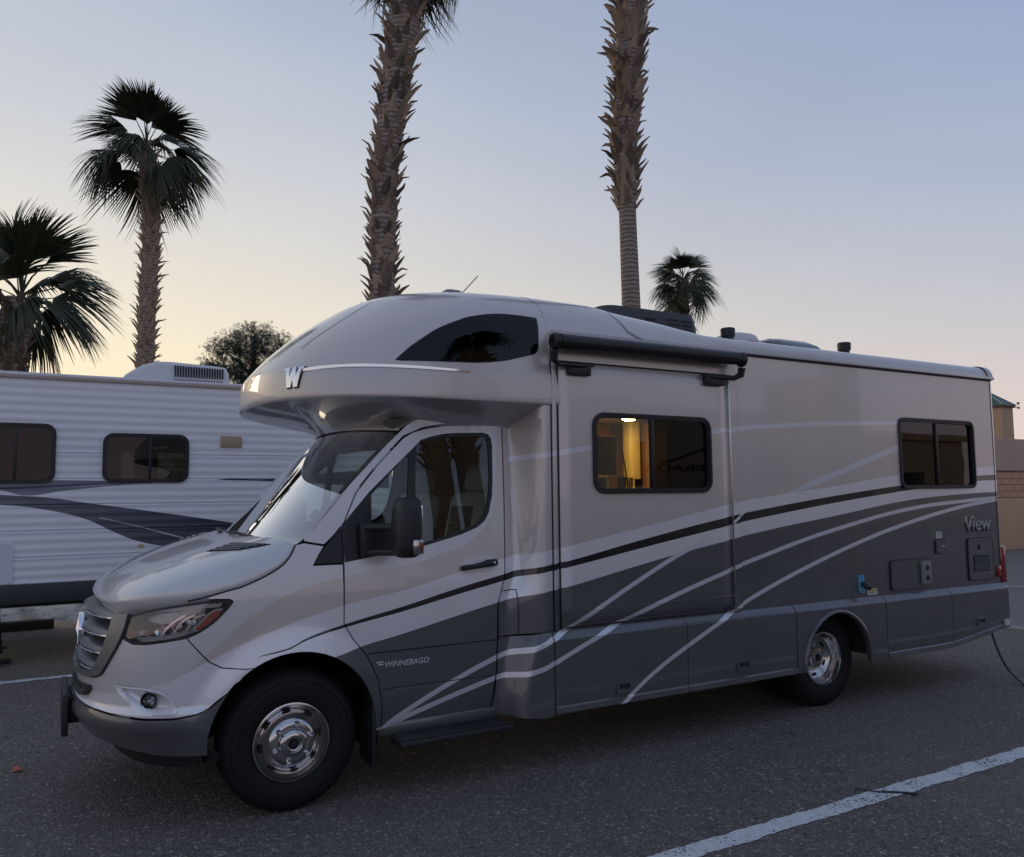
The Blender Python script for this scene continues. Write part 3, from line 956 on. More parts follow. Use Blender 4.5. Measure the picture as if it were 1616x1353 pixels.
# ---- windscreen
WS = [(.02, .168, 1.487), (.067, .173, 1.519), (.20, .19, 1.665), (.363, .221, 1.842), (.595, .256, 2.076), (.71, .274, 2.179)]
WC = [(-.178, 1.50), (-.14, 1.54), (.0, 1.685), (.16, 1.87), (.38, 2.105), (.50, 2.215)]
wsx = [curve([(i / 5, p[k]) for i, p in enumerate(WS)]) for k in range(3)]
wcx = [curve([(i / 5, p[k]) for i, p in enumerate(WC)]) for k in range(2)]
def wind(t, v):
    """t up the screen, v 0 centre .. 1 pillar"""
    ex, ey, ez = (f(t) for f in wsx)
    cx, cz = wcx[0](t), wcx[1](t)
    k = abs(v) ** 2.3
    y = CY + (ey - CY) * v
    return (cx + (ex - cx) * k, y, cz + (ez - cz) * k)
def wgrid(t0, t1, v0, v1, nt, nv_, off=0.0):
    vs = []; fs = []
    for i in range(nt + 1):
        for j in range(nv_ + 1):
            t = t0 + (t1 - t0) * i / nt; v = v0 + (v1 - v0) * j / nv_
            p = Vector(wind(t, abs(v)))
            if v < 0:
                p.y = 2 * CY - p.y
            p += Vector((.7, 0, -.7)) * off
            vs.append(p)
    for i in range(nt):
        for j in range(nv_):
            a = i * (nv_ + 1) + j
            fs.append((a, a + 1, a + nv_ + 2, a + nv_ + 1))
    return vs, fs
WI = obj('windscreen', wgrid(0, 1, -1, 1, 18, 40), M['glass_clear'], RV, ang=60)
bb = MB()
bb.add(wgrid(.80, 1.0, -1, 1, 6, 36, .006)).add(wgrid(0, .045, -1, 1, 2, 36, .006)).add(wgrid(.04, .80, .955, 1, 12, 2, .006)).add(wgrid(.04, .80, -1, -.955, 12, 2, .006))
obj('black_border', bb.get(), M['trim'], WI)
cow = MB()
for k in range(2):
    pass
vs = []; fs = []
for j in range(41):
    v = -1 + 2 * j / 40
    p = Vector(wind(0, abs(v))); h = Vector(hood(1, min(1, abs(v))))
    if v < 0:
        p.y = 2 * CY - p.y; h.y = 2 * CY - h.y
    vs += [p + Vector((0, 0, .004)), p.lerp(h, .5) + Vector((0, 0, -.015)), h + Vector((.01, 0, -.02))]
for j in range(40):
    a = 3 * j
    fs += [(a, a + 1, a + 4, a + 3), (a + 1, a + 2, a + 5, a + 4)]
obj('cowl', (vs, fs), M['black'], RV)
for (v0, v1, t1) in ((.60, -.08, .085), (-.15, -.80, .09)):
    def wp(t, v, h):
        p = Vector(wind(t, abs(v)))
        if v < 0:
            p.y = 2 * CY - p.y
        return p + Vector((-.02, 0, .02)) * h
    a, b = wp(0, v0, 1.2), wp(t1, v1, 1.2)
    wpr = obj('wiper', tube([wp(0, v0, .2), a, wp(t1 * .4, v0 + (v1 - v0) * .4, 2.0), wp(t1, v0 + (v1 - v0) * .75, 1.4)], [.016, .013, .010, .008], 8), M['black'], RV)
    obj('wiper_blade', tube([wp(t1 * (.25 + .09 * q), v0 + (v1 - v0) * (.30 + .082 * q), .8) for q in range(9)], .009, 6), M['trim'], wpr)
# visor between windscreen and cap
vs = []; fs = []
for j in range(41):
    v = -1 + 2 * j / 40
    p = Vector(wind(1, abs(v)))
    if v < 0:
        p.y = 2 * CY - p.y
    q = Vector(p); q.x += .10; q.z += .075
    vs += [p + Vector((-.008, 0, .004)), p + Vector((0, 0, .022)), q, q + Vector((.10, 0, .05))]
for j in range(40):
    a = 4 * j
    fs += [(a, a + 4, a + 5, a + 1), (a + 1, a + 5, a + 6, a + 2), (a + 2, a + 6, a + 7, a + 3)]
obj('cab_roof_header', (vs, [f[::-1] for f in fs]), M['champagne'], RV)
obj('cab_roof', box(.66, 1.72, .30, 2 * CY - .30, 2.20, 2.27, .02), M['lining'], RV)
# ------------------------------------------------------------------ cab-over cap
XS = 1.69
def cap_side(x, z):
    return capx(x, z)
win = smoothpoly([(.604, 2.606), (.69, 2.685), (.789, 2.758), (.89, 2.825), (1.014, 2.883), (1.10, 2.918), (1.201, 2.944), (1.30, 2.962), (1.393, 2.969), (1.50, 2.970), (1.615, 2.966)], n=4) + [(1.622, 2.96), (1.60, 2.76)] + smoothpoly([(1.596, 2.742), (1.575, 2.715), (1.527, 2.699), (1.45, 2.678), (1.354, 2.652), (1.27, 2.637), (1.188, 2.626), (1.10, 2.618), (.9, 2.611), (.62, 2.603)], n=4)
# side part with the window opening, in (x, z); the nose and roof as a grid round it
vs = []; fs = []
NS = 44
rows = [i * .5 for i in range(NCAP * 2 + 1)]
cols = [(k / NS) for k in range(NS + 1)]
def capend(r):
    return 1 + XS - capc[3](r)
idx = {}
def cpt(j, r):
    """column j: mirrored for the far side"""
    a = abs(j)
    if a <= NS:
        s = a / NS
        xe = capc[3](r)
        if xe > XS:                      # the corner runs past the joint: stop there
            xn = capc[2](r)
            s *= math.acos(((xe - XS) / (xe - xn)) ** (1 / .82)) * 2 / math.pi
        p = cap(s, r)
    else:
        e = max(0, capend(r))
        p = cap(1 + e * (a - NS) / 6, r) if e > 0 else None
        if p is None:
            xe = capc[3](r); xn = capc[2](r)
            p = cap(math.acos(((xe - XS) / (xe - xn)) ** (1 / .82)) * 2 / math.pi, r)
    return p if j >= 0 else (p[0], 2 * CY - p[1], p[2])
JJ = list(range(-NS - 6, NS + 7))
for r in rows:
    for j in JJ:
        vs.append(cpt(j, r))
nJ = len(JJ)
for i in range(len(rows) - 1):
    for q in range(nJ - 1):
        a = i * nJ + q
        fs.append((a, a + nJ, a + nJ + 1, a + 1))
# cut the window opening out of the near side
wa = np.array(win)
keep = []
P = np.array(vs)
cen = np.array([P[list(f)].mean(0) for f in fs])
bm = bmesh.new()
bv = [bm.verts.new(v) for v in vs]
for f in fs:
    try:
        bm.faces.new([bv[i] for i in f][::-1])
    except ValueError:
        pass
bmesh.ops.remove_doubles(bm, verts=bm.verts[:], dist=1e-4)
for _ in range(3):
    bmesh.ops.smooth_vert(bm, verts=[v for v in bm.verts if not v.is_boundary and v.co.z > 2.62], factor=.5, use_axis_x=True, use_axis_y=True, use_axis_z=True)
me = bpy.data.meshes.new('cap')
bm.to_mesh(me); bm.free()
me.polygons.foreach_set('use_smooth', [True] * len(me.polygons))
me.materials.append(M['champagne'])
CAPO = link(bpy.data.objects.new('cab_over_cap', me), RV)
def cwin(x, z):
    p = Vector(capx(x, z))
    return (p.x, p.y, p.z)
wo_ = panel('cap_window', win, cwin, M['glass_black'], RV, step=.05, bstep=.02, depth=.004, off=.0035)
obj('window_backing', (lambda q: (q[0], q[1]))(plate([(.8, 2.64), (1.58, 2.64), (1.58, 2.9), (1.1, 2.87)], .12, .13)), M['void'], wo_)
panel('pane_black', inset(win, -.006), cwin, M['trim'], wo_, step=.05, bstep=.02, depth=.003, off=.0015)
obj('window_divider', ribbon(resamp([(1.385, 2.967), (1.385, 2.655)], .05, False), cwin, .008, .006), M['trim'], wo_)
flip(wo_)
# chrome strip and letter on the band
def cband(s, r):
    return cap(s, r)
q = [(.42, 3.55), (.5, 3.7), (.6, 3.78), (.688, 3.8), (.8, 3.75), (.9, 3.7), (1.0, 3.65), (1.085, 3.62)]
q = smoothpoly(q, n=4)
vs = []; fs = []
for i, (s, r) in enumerate(q):
    w = (.013 if i < len(q) * .6 else .013 - .005 * (i - len(q) * .6) / (len(q) * .4))
    p = Vector(cap(s, r)); e = 1e-3
    N = (Vector(cap(s + e, r)) - Vector(cap(s - e, r))).cross(Vector(cap(s, r + .02)) - Vector(cap(s, r - .02))).normalized()
    up = Vector((0, 0, 1))
    vs += [p + up * w + N * .001, p + up * w * .7 + N * .008, p - up * w * .7 + N * .008, p - up * w + N * .001]
for i in range(len(q) - 1):
    for k in range(3):
        a = 4 * i + k
        fs.append((a, a + 1, a + 5, a + 4))
cs = obj('chrome_strip', (vs, [f[::-1] for f in fs]), M['chrome'], RV)
flip(cs)
LW = [(-.062, .066), (-.028, .066), (-.028, .052), (-.018, .0), (-.006, .05), (-.006, .066), (.014, .066), (.024, .002), (.034, .052), (.034, .066), (.068, .066), (.068, .044), (.056, .044), (.038, -.066), (.012, -.066), (.003, -.022), (-.008, -.066), (-.034, -.066), (-.050, .044), (-.062, .044)]
def lw(u, v):
    c = (.372, 2.9)
    return cap(c[0] + u / 1.15, c[1] + v / .056)
WLT = panel('letter_emblem', [(a * .92, b * .92) for a, b in LW], lw, M['chrome'], RV, step=.03, bstep=.02, depth=.02, off=.014, ang=20)
panel('letter_rim', [(a * 1.02, b * 1.0) for a, b in LW], lw, M['trim'], WLT, step=.03, bstep=.02, depth=.006, off=.005, ang=20)
# seams moulded into the front of the cap
for s_, r0, r1 in ((.30, 6.6, 12.5), (.16, 6.2, 9.5)):
    so = obj('cap_crease', ribbon([(s_ + .03 * math.sin(k / 14 * 2.4), r0 + (r1 - r0) * k / 14) for k in range(15)], cap, .007, .0015), M['seam'], RV)
    flip(so)
# underside of the cap
UR = [(0, 2.371, -.010, -.070, .92), (1, 2.356, .02, -.03, .93), (2, 2.330, .075, .06, .96), (3, 2.305, .15, .18, 1.02), (4, 2.275, .23, .33, 1.10), (5, 2.25, .275, .44, 1.15), (6, 2.22, .29, .49, 1.18)]
vs = []; fs = []
for k, z, y0, xn, xe in UR:
    for j in range(-46, 47):
        a = abs(j)
        if a <= 40:
            th = a / 40 * math.pi / 2
            x = xe - (xe - xn) * math.cos(th) ** .82; y = CY - (CY - y0) * math.sin(th) ** .82
        else:
            x = xe + (XS - xe) * (a - 40) / 6; y = y0
        vs.append((x, y if j >= 0 else 2 * CY - y, z))
for k in range(len(UR) - 1):
    for j in range(92):
        a = k * 93 + j
        fs.append((a, a + 1, a + 94, a + 93))
obj('cap_underside', (vs, [f[::-1] for f in fs]), M['roofsilver'], RV)
# ------------------------------------------------------------------ roof of the coach
XE = 6.86
xs = [XS + .004 + (XE - XS - .004) * i / 130 for i in range(131)]
r0 = capz(2.868)
rr = [r0 + (NCAP - r0) * k / 24 for k in range(25)]
vs = []; fs = []
def roofp(x, r):
    z, y0, xn, xe, yc = (f(r) for f in capc)
    if x >= xe:
        return cap(1 + x - xe, r)
    th = math.acos(min(1, max(0, (xe - x) / (xe - xn))) ** (1 / .82))
    return cap(th * 2 / math.pi, r)
for x in xs:
    for r in rr:
        vs.append(roofp(x, r))
    for r in rr[::-1][1:]:
        p = roofp(x, r); vs.append((p[0], 2 * CY - p[1], p[2]))
w = 2 * len(rr) - 1
for i in range(130):
    for k in range(w - 1):
        a = i * w + k
        fs.append((a, a + 1, a + w + 1, a + w))
RO = obj('roof', (vs, [f[::-1] for f in fs]), M['champagne'], RV)
# rear roof corner cap
vs = []; fs = []
for i, x in enumerate((6.82, 6.84, 6.90, 6.93)):
    for r in rr:
        p = roofp(6.86, r)
        k = (0, 0, .006, .035)[i]
        vs.append((x, p[1] - (.010 if i < 3 else -.01), p[2] + (.008 if i < 3 else -.02)))
for i in range(3):
    for k in range(len(rr) - 1):
        a = i * len(rr) + k
        fs.append((a, a + 1, a + 1 + len(rr), a + len(rr)))
rcc = obj('roof_corner', (vs, [f[::-1] for f in fs]), M['roofsilver'], RV)
flip(rcc)
gut = box(1.70, 6.90, -.022, .02, 2.852, 2.880, .006)
go_ = obj('gutter_rail', gut, M['roofsilver'], RV)
obj('gutter_rail', box(1.70, 6.90, 2 * CY - .02, 2 * CY + .022, 2.852, 2.880, .006), M['roofsilver'], RV)
obj('gutter_shade_strip', box(1.72, 6.86, -.012, .02, 2.838, 2.853), M['seam'], go_)  # dark strip: the shade line under the gutter put in as colour
# swoop end seam
def rs(x, r):
    return roofp(x, r)
obj('roof_seam', ribbon([(2.32, 13.0), (2.36, 11.5), (2.40, 10.2), (2.43, 10.05), (2.47, 9.6), (2.52, 9.35)] + [(2.55 + .06 * k, 9.35) for k in range(15)], rs, .009, .009), M['seam'], RV)
# ------------------------------------------------------------------ coach walls
SL = (1.745, 3.30, .895, 2.665)          # slide-out face
RWN = (5.376, 6.516, 1.780, 2.425)
SWN = (2.004, 3.090, 1.765, 2.330)
wall = [(XS, .80), (6.86, .80), (6.86, 2.868), (XS, 2.868)]
obj('side_wall', plate(wall, 0.0, .04, holes=[[(1.76, .91), (3.28, .91), (3.28, 2.65), (1.76, 2.65)], rrect(*RWN, .09)]), M['paint'], RV)
obj('side_wall', plate(wall, 2 * CY - .04, 2 * CY), M['paint'], RV)
obj('rear_wall', box(6.80, 6.90, .045, 2 * CY - .045, .55, 2.97, .02), M['paint'], RV)
vs = []; fs = []
for i, z in enumerate((.86, 1.2, 1.6, 2.0, 2.4, 2.865)):
    for k in range(7):
        a = RAD(90 * k / 6)
        vs.append((6.848 + .075 * math.sin(a), .075 - .077 * math.cos(a), z))
for i in range(5):
    for k in range(6):
        a = i * 7 + k
        fs.append((a, a + 1, a + 8, a + 7))
rc = obj('corner_trim', (vs, fs), M['paint'], RV)
flip(rc)
obj('corner_seam', box(6.842, 6.849, -.003, .01, .86, 2.85), M['seam'], rc)
obj('front_bulkhead', plate([(.20 + .0, 0)] and [(.0, 0), (1, 0), (1, 1), (0, 1)], 0, .01) if False else box(1.66, 1.685, .30, 2 * CY - .30, 2.27, 3.0), M['lining'], RV)
# slide-out with folded edges
def slf(x, z):
    e = min(x - SL[0], SL[1] - x, z - SL[2], SL[3] - z)
    return (x, -.004 - .024 * sst(0, .03, e), z)
SO = panel('slide_out', rrect(*SL, .012, 2), slf, M['paint'], RV, holes=[rrect(SWN[0] + .015, SWN[1] - .015, SWN[2] + .015, SWN[3] - .015, .07)], step=.06, bstep=.012, depth=.03, ang=50)
fr_o = rrect(1.735, 3.385, .885, 2.668, .006, 2)
obj('slide_flange', plate([(3.305, .885), (3.388, .885), (3.388, 2.668), (3.305, 2.668)], -.014, .0), M['paint'], SO)
obj('flange_groove', box(3.290, 3.304, -.030, .0, .90, 2.66, .003), M['steel'], SO)
obj('flange_edge', box(3.386, 3.391, -.012, .001, .88, 2.668), M['seam'], SO)
obj('slide_seal', MB().add(box(1.735, 1.743, -.010, .0, .87, 2.70, .002)).add(box(1.745, 3.30, -.016, .0, 2.667, 2.675, .002)).add(box(1.745, 3.30, -.010, .0, .872, .884, .002)).get(), M['seam'], SO)
obj('front_post', MB().add(box(1.690, 1.708, -.020, .0, .87, 2.86, .005)).add(box(1.712, 1.722, -.012, .0, .87, 2.86, .003)).get(), M['paint'], RV)
obj('post_gap', box(1.685, 1.690, -.004, .0, .86, 2.85), M['seam'], RV)
obj('corner_gusset', ([(3.30, -.030, .895), (3.30, -.030, 1.0), (3.388, -.015, .885), (3.30, -.004, .86), (3.19, -.028, .895)], [(0, 2, 1), (0, 3, 2), (0, 4, 3)]), M['paint'], SO, smooth=False)
obj('corner_gusset', ([(1.745, -.030, .98), (1.85, -.034, 1.02), (1.89, -.030, .94), (1.75, -.012, .868), (1.745, -.004, .87)], [(0, 3, 2, 1), (0, 4, 3)]), M['paint'], SO, smooth=False)
obj('slide_ledge', MB().add(box(1.89, 3.29, -.034, -.026, .985, .991, .002)).get(), M['paint'], SO)
# ---- windows
def window(parent, W, yf, r, mull, mats, rim=.036, name='window'):
    x0, x1, z0, z1 = W
    def ff(a, b):
        e = min(a - x0, x1 - a, b - z0, z1 - b)
        return (a, yf - .018 + .010 * abs(e - .018) / .018, b)
    fr = obj(name, plate(rrect(x0, x1, z0, z1, r), yf - .016, yf + .03, [rrect(x0 + rim * .55, x1 - rim * .55, z0 + rim * .55, z1 - rim * .55, r * .82)], bstep=.2), M['trim'], parent, ang=30)
    obj('inner_frame', plate(rrect(x0 + rim * .50, x1 - rim * .50, z0 + rim * .50, z1 - rim * .50, r * .84), yf - .009, yf + .03, [rrect(x0 + rim, x1 - rim, z0 + rim, z1 - rim, r * .65)], bstep=.2), M['trim'], fr, ang=30)
    obj('mullion', box(mull - .014, mull + .014, yf - .012, yf + .02, z0 + rim * .8, z1 - rim * .8, .004), M['trim'], fr)
    for k, (a, b) in enumerate(((x0 + rim * .8, mull - .008), (mull + .008, x1 - rim * .8))):
        obj('pane', plate(rrect(a, b, z0 + rim * .8, z1 - rim * .8, .035), yf + .004 + .010 * k, yf + .006 + .010 * k, bstep=.3), M[mats[k]], fr)
    return fr
window(RV, SWN, -.028, .095, 2.527, ('glass_lit', 'glass_dark'))
window(RV, RWN, 0.0, .075, 5.925, ('glass_dark', 'glass_dark'), .034)
# ---- skirt
SK = [(1.672, 2.797), (2.803, 3.925), (3.933, 5.035), (5.045, 5.972), (5.978, 6.885)]
zbot = lambda x: .338 + (0 if x < 5.95 else (x - 5.95) * .115)
def skirt_loft(a, b):
    """ledge, face, crease and rolled lower edge"""
    xs_ = [a + (b - a) * i / 6 for i in range(7)]
    vs = []; fs = []
    for x in xs_:
        zb = zbot(x)
        vs += [(x, .0, .864), (x, -.002, .862), (x, -.038, .818), (x, -.042, .811), (x, -.042, .56 + (zb - .338) * .5), (x, -.036, zb + .048), (x, -.046, zb + .040), (x, -.050, zb + .006), (x, -.046, zb), (x, -.01, zb + .004)]
    m = 10
    for i in range(6):
        for k in range(m - 1):
            q = i * m + k
            fs.append((q, q + 1, q + m + 1, q + m))
    for i0 in (0, 6 * m):
        n = len(vs)
        ring = [vs[i0 + k] for k in range(m)]
        vs += ring + [(p[0], .02, p[2]) for p in ring]
        for k in range(m - 1):
            f = (n + k, n + k + 1, n + m + k + 1, n + m + k)
            fs.append(f if i0 else f[::-1])
    return vs, fs
parts_sk = []
RAC = (4.415, .355)
for k, (a, b) in enumerate(SK):
    if k == 2:
        ar = [(RAC[0] + .40 * math.cos(RAD(t)), RAC[1] + .425 * math.sin(RAD(t))) for t in range(180, -1, -6)]
        out = [(a, .338), (RAC[0] - .40, .338)] + ar + [(RAC[0] + .40, .338), (b, .338), (b, .811), (a, .811)]
        vf = MB().add(plate(out, -.042, .0, bstep=.05)).add(([(a, -.042, .811), (b, -.042, .811), (b, -.038, .818), (a, -.038, .818), (b, -.002, .862), (a, -.002, .862), (b, .0, .864), (a, 0, .864)], [(0, 1, 2, 3), (3, 2, 4, 5), (5, 4, 6, 7)])).get()
        sk_ = obj('skirt_panel', vf, M['paint'], RV, ang=25)
    else:
        sk_ = obj('skirt_panel', skirt_loft(a, b), M['paint'], RV, ang=20)
    parts_sk.append(sk_)
    flip(sk_)
for (x0, x1, z0, z1), k in (((2.155, 2.285, .412, .485), 0), ((3.275, 3.415, .430, .505), 1), ((6.34, 6.475, .50, .568), 4)):
    hs = obj('latch', plate(rrect(x0, x1, z0, z1, .012), -.051, -.036, [rrect(x0 + .018, x1 - .018, z0 + .016, z1 - .014, .008)]), M['darkpaint'], parts_sk[k])
    obj('latch_paddle', box(x0 + .02, x1 - .02, -.047, -.036, z0 + .03, z1 - .016, .002), M['seam'], parts_sk[k])
ar = [Vector((RAC[0] + .402 * math.cos(RAD(t)), -.046, RAC[1] + .427 * math.sin(RAD(t)))) for t in range(182, -3, -4)]
ao = obj('arch_moulding', tube([Vector((ar[0].x, -.046, .34))] + ar + [Vector((ar[-1].x, -.046, .34))], .017, 8), M['darkpaint'], RV)
flip(ao)
obj('skirt_backing', MB().add(box(1.70, 3.99, .0, .03, .36, .80)).add(box(4.84, 6.86, .0, .03, .46, .80)).get(), M['void'], RV)
obj('rear_valance', box(6.86, 6.955, -.02, 2 * CY + .02, .44, .84, .035, 3), M['darkpaint'], RV)
# rear wheel housing, floor pan and running gear
obj('wheel_housing', lathe([(.44, .02), (.44, .75), (.05, .75)], (RAC[0], 0, .38), 'y', 30, 0, math.pi), M['void'], RV)
obj('wheel_housing', lathe([(.50, .03), (.50, .75), (.05, .75)], (.02, .1, .405), 'y', 30, -.35, math.pi + .35), M['void'], RV)
obj('chassis', MB().add(box(-.75, 6.75, .62, 2 * CY - .62, .36, .60, .02)).add(box(.55, 1.7, .2, 2 * CY - .2, .36, .42)).add(box(1.7, 3.9, .10, 2 * CY - .1, .40, .5)).add(box(4.9, 6.8, .1, 2 * CY - .1, .5, .58)).add(box(-.6, -.5, .3, 2 * CY - .3, .35, .7)).get(), M['void'], RV)
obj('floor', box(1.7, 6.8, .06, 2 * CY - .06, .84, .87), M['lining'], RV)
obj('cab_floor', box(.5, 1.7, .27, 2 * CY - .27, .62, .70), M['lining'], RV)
obj('axle', MB().add(tube([(0, .3, .384), (0, 2 * CY - .3, .384)], .05, 10)).add(tube([(4.374, .3, .384), (4.374, 2 * CY - .3, .384)], .075, 10)).get(), M['void'], RV)
# ------------------------------------------------------------------ fairing between cab and coach
fx = curve([(.83, 1.335), (1.06, 1.343), (1.23, 1.398), (1.70, 1.436), (2.26, 1.469), (2.4, 1.474)])
def colf(x, z):
    a = fx(z)
    yc = cab_y(z)
    t = sst(a + .05, 1.63, x)
    top = .06 * sst(2.0, 2.33, z) * math.exp(-((x - 1.56) / .07) ** 2)
    return (x, yc * (1 - t) + .022 * math.exp(-((x - a - .09) / .05) ** 2) * sst(.95, 1.3, z), z)
co = panel('fairing', [(1.341, .845), (1.343, 1.06), (1.368, 1.13), (1.398, 1.23), (1.436, 1.70), (1.470, 2.26), (1.475, 2.36), (1.682, 2.366), (1.682, .868)], colf, M['paint'], RV, step=.018, bstep=.018, depth=.03)
flip(co)
fb = panel('fairing_backing', [(1.25, .40), (1.25, 1.2), (1.38, 1.7), (1.42, 2.3), (1.68, 2.3), (1.68, .40)], lambda x, z: (x, cab_y(z) + .045, z), M['void'], RV, step=.1, depth=0)
flip(fb)
def lowf(x, z):
    a = 1.325 + .10 * max(0, (z - .36) / .48) ** 1.4
    yc = cab_y(z)
    t = sst(a - .005, a + .13, x)
    return (x, yc * (1 - t) - .032 * t + .03 * sst(.78, .86, z) * t, z)
lo = panel('lower_fairing', [(1.294, .352), (1.322, .50), (1.333, .66), (1.337, .80), (1.345, .838), (1.45, .84), (1.55, .855), (1.667, .862), (1.667, .330), (1.60, .322), (1.5, .338), (1.4, .348)], lowf, M['paint'], RV, step=.022, bstep=.02, depth=.03)
flip(lo)
obj('fuel_door_gap', ribbon(resamp([(1.372, 1.136), (1.43, 1.140), (1.470, 1.139), (1.472, 1.0), (1.470, .855)], .02, False), colf, .006, .004), M['seam'], RV)
obj('step_board', MB().add(box(.60, 1.36, -.03, .16, .285, .325, .012)).add(box(.62, 1.34, -.02, .14, .325, .331, .002)).get(), M['black'], RV)
obj('step_bracket', MB().add(box(.72, .78, .17, .7, .29, .31)).add(box(1.18, 1.24, .17, .7, .29, .31)).get(), M['void'], RV)
obj('sill', box(.50, 1.34, .15, .22, .32, .40, .02), M['darkpaint'], RV)
obj('mud_flap', box(.478, .50, .12, .36, .16, .56, .006), M['black'], RV)
# ------------------------------------------------------------------ wheels
def wheel(cx, y0, cz, out, rear):
    """y0: plane of the outer rim edge; out = -1 towards the camera"""
    R_ = .386
    s = -out
    prof = [(.213, .012), (.225, .0), (.262, -.016), (.315, -.014), (.350, .0), (.374, .020), (R_, .045), (R_, .175), (.374, .20), (.34, .225), (.25, .23), (.215, .22)]
    W = obj('wheel', lathe([(r, h * s) for r, h in prof], (cx, y0, cz), 'y', 72), M['tyre'], RV, ang=50)
    if s < 0:
        W.data.flip_normals()
    tr = MB()
    for k in range(72):
        a = 2 * math.pi * k / 72
        for (h0, h1, sh) in ((.012, .060, 0), (.068, .108, .5), (.116, .160, 0), (.165, .208, .5)):
            a2 = a + sh * 2 * math.pi / 72
            d = .031
            pts = []
            for rr_, hh in ((R_ - .012, h0), (R_ + .0045 - (.012 if h0 < .02 else 0), h0 + .004), (R_ + .0045 - (.012 if h1 > .2 else 0), h1 - .004), (R_ - .012, h1)):
                for aa in (a2, a2 + d * 2):
                    pts.append((cx + rr_ * math.cos(aa), y0 + hh * s, cz + rr_ * math.sin(aa)))
            tr.add((pts, [(0, 1, 3, 2), (2, 3, 5, 4), (4, 5, 7, 6), (0, 2, 4, 6), (1, 7, 5, 3)]))
    obj('tread', tr.get(), M['tyre'], W, smooth=False, kind='stuff')
    ring = MB()
    for rr_ in (.30, .336):
        ring.add(lathe([(rr_ - .003, -.0135 * s), (rr_, -.0185 * s), (rr_ + .003, -.0135 * s)], (cx, y0 + (.0 if rr_ < .31 else .008 * s), cz), 'y', 64))
    obj('sidewall_ring', ring.get(), M['tyre'], W)
    if not rear:
        rim = [(.220, .004), (.217, -.008), (.208, -.010), (.203, .0), (.198, .012), (.185, .020), (.180, .034), (.172, .040), (.158, .034), (.143, .012), (.132, -.008), (.118, -.022), (.098, -.026), (.083, -.026), (.079, -.048), (.068, -.058), (.046, -.060), (.040, -.052), (.034, -.052), (.03, -.05)]
        slot_r, slot_h, lug_r, lug_h = .168, .033, .105, -.026
    else:
        rim = [(.220, .004), (.217, -.008), (.206, -.009), (.198, .006), (.192, .05), (.186, .085), (.172, .095), (.160, .10), (.140, .115), (.115, .125), (.092, .128), (.086, .122), (.083, .07), (.075, .055), (.05, .05), (.03, .05)]
        slot_r, slot_h, lug_r, lug_h = .150, .105, .10, .126
    ri = obj('rim', lathe([(r, h * s) for r, h in rim], (cx, y0, cz), 'y', 64), M['steel'], W, ang=50)
    hub = [(.034, rim[-1][1]), (.030, rim[-1][1] + .012), (.018, rim[-1][1] + .012), (.016, rim[-1][1] - .004), (.0, rim[-1][1] - .006)]
    obj('hub_cap', lathe([(r, h * s) for r, h in hub], (cx, y0, cz), 'y', 24), M['black'], W)
    for k in range(6):
        a = RAD(60 * k + 18)
        c = (cx + lug_r * math.cos(a), y0, cz + lug_r * math.sin(a))
        obj('lug_nut', lathe([(.016, lug_h * s), (.015, (lug_h - .012) * s), (.013, (lug_h - .016) * s), (.012, (lug_h - .03) * s), (.007, (lug_h - .036) * s), (0, (lug_h - .037) * s)], c, 'y', 10), M['chrome'], W)
    for k in range(8 if not rear else 6):
        a = RAD((45 if not rear else 60) * k + (8 if not rear else 35))
        n = 12
        vs = []
        for q in range(n):
            t = 2 * math.pi * q / n
            da = (.16 if not rear else .17) * math.cos(t); dr = (.010 if not rear else .018) * math.sin(t)
            vs.append((cx + (slot_r + dr) * math.cos(a + da), y0 + (slot_h - .004) * s, cz + (slot_r + dr) * math.sin(a + da)))
        fs = [tuple(range(n))]
        obj('hand_hole', (vs, fs), M['void'], W)
    return W
wheel(0, .125, .386, -1, False)
wheel(0, 2 * CY - .125, .386, 1, False)
wheel(4.374, .09, .386, -1, True)
wheel(4.374, 2 * CY - .09, .386, 1, True)
for yy in (.36, 2 * CY - .36 - .22):
    obj('inner_tyre', lathe([(.20, 0), (.33, -.01), (.386, .04), (.386, .17), (.33, .22), (.2, .21)], (4.374, yy, .386), 'y', 40), M['tyre'], RV)
# ------------------------------------------------------------------ mirror
MC = (.62, -.12)
def mirror(side):
    out = MB()
    pts = []
    # head: rounded tall box built from stacked rounded sections
    secs = [(1.405, .040, .055), (1.42, .062, .085), (1.47, .072, .098), (1.58, .074, .10), (1.68, .070, .096), (1.735, .062, .085), (1.755, .045, .06)]
    vs = []; fs = []
    n = 20
    for z, a, b in secs:
        for k in range(n):
            t = 2 * math.pi * k / n
            cx, sx_ = math.cos(t), math.sin(t)
            px = a * math.copysign(abs(cx) ** .6, cx); py = b * math.copysign(abs(sx_) ** .6, sx_)
            vs.append((.600 + px * 1.08 + .02 * (z - 1.4), -.105 + py, z))
    for i in range(len(secs) - 1):
        for k in range(n):
            fs.append((i * n + k, i * n + (k + 1) % n, (i + 1) * n + (k + 1) % n, (i + 1) * n + k))
    fs += [tuple(range(n))[::-1], tuple(range((len(secs) - 1) * n, len(secs) * n))]
    return vs, fs
MI = obj('wing_mirror', mirror(0), M['black'], RV, ang=50)
obj('mirror_arm', MB().add(tube([(.43, .145, 1.575), (.50, .06, 1.578), (.56, -.03, 1.58)], .026, 10)).add(tube([(.44, .145, 1.425), (.50, .06, 1.43), (.57, -.03, 1.432)], .022, 10)).add(box(.40, .47, .12, .165, 1.395, 1.61, .015)).get(), M['black'], MI)
obj('mirror_glass', box(.664, .677, -.175, -.035, 1.45, 1.71, .004), M['chrome'], MI)
obj('turn_lamp', MB().add(box(.60, .672, -.208, -.185, 1.425, 1.515, .010)).get(), M['lens'], MI)
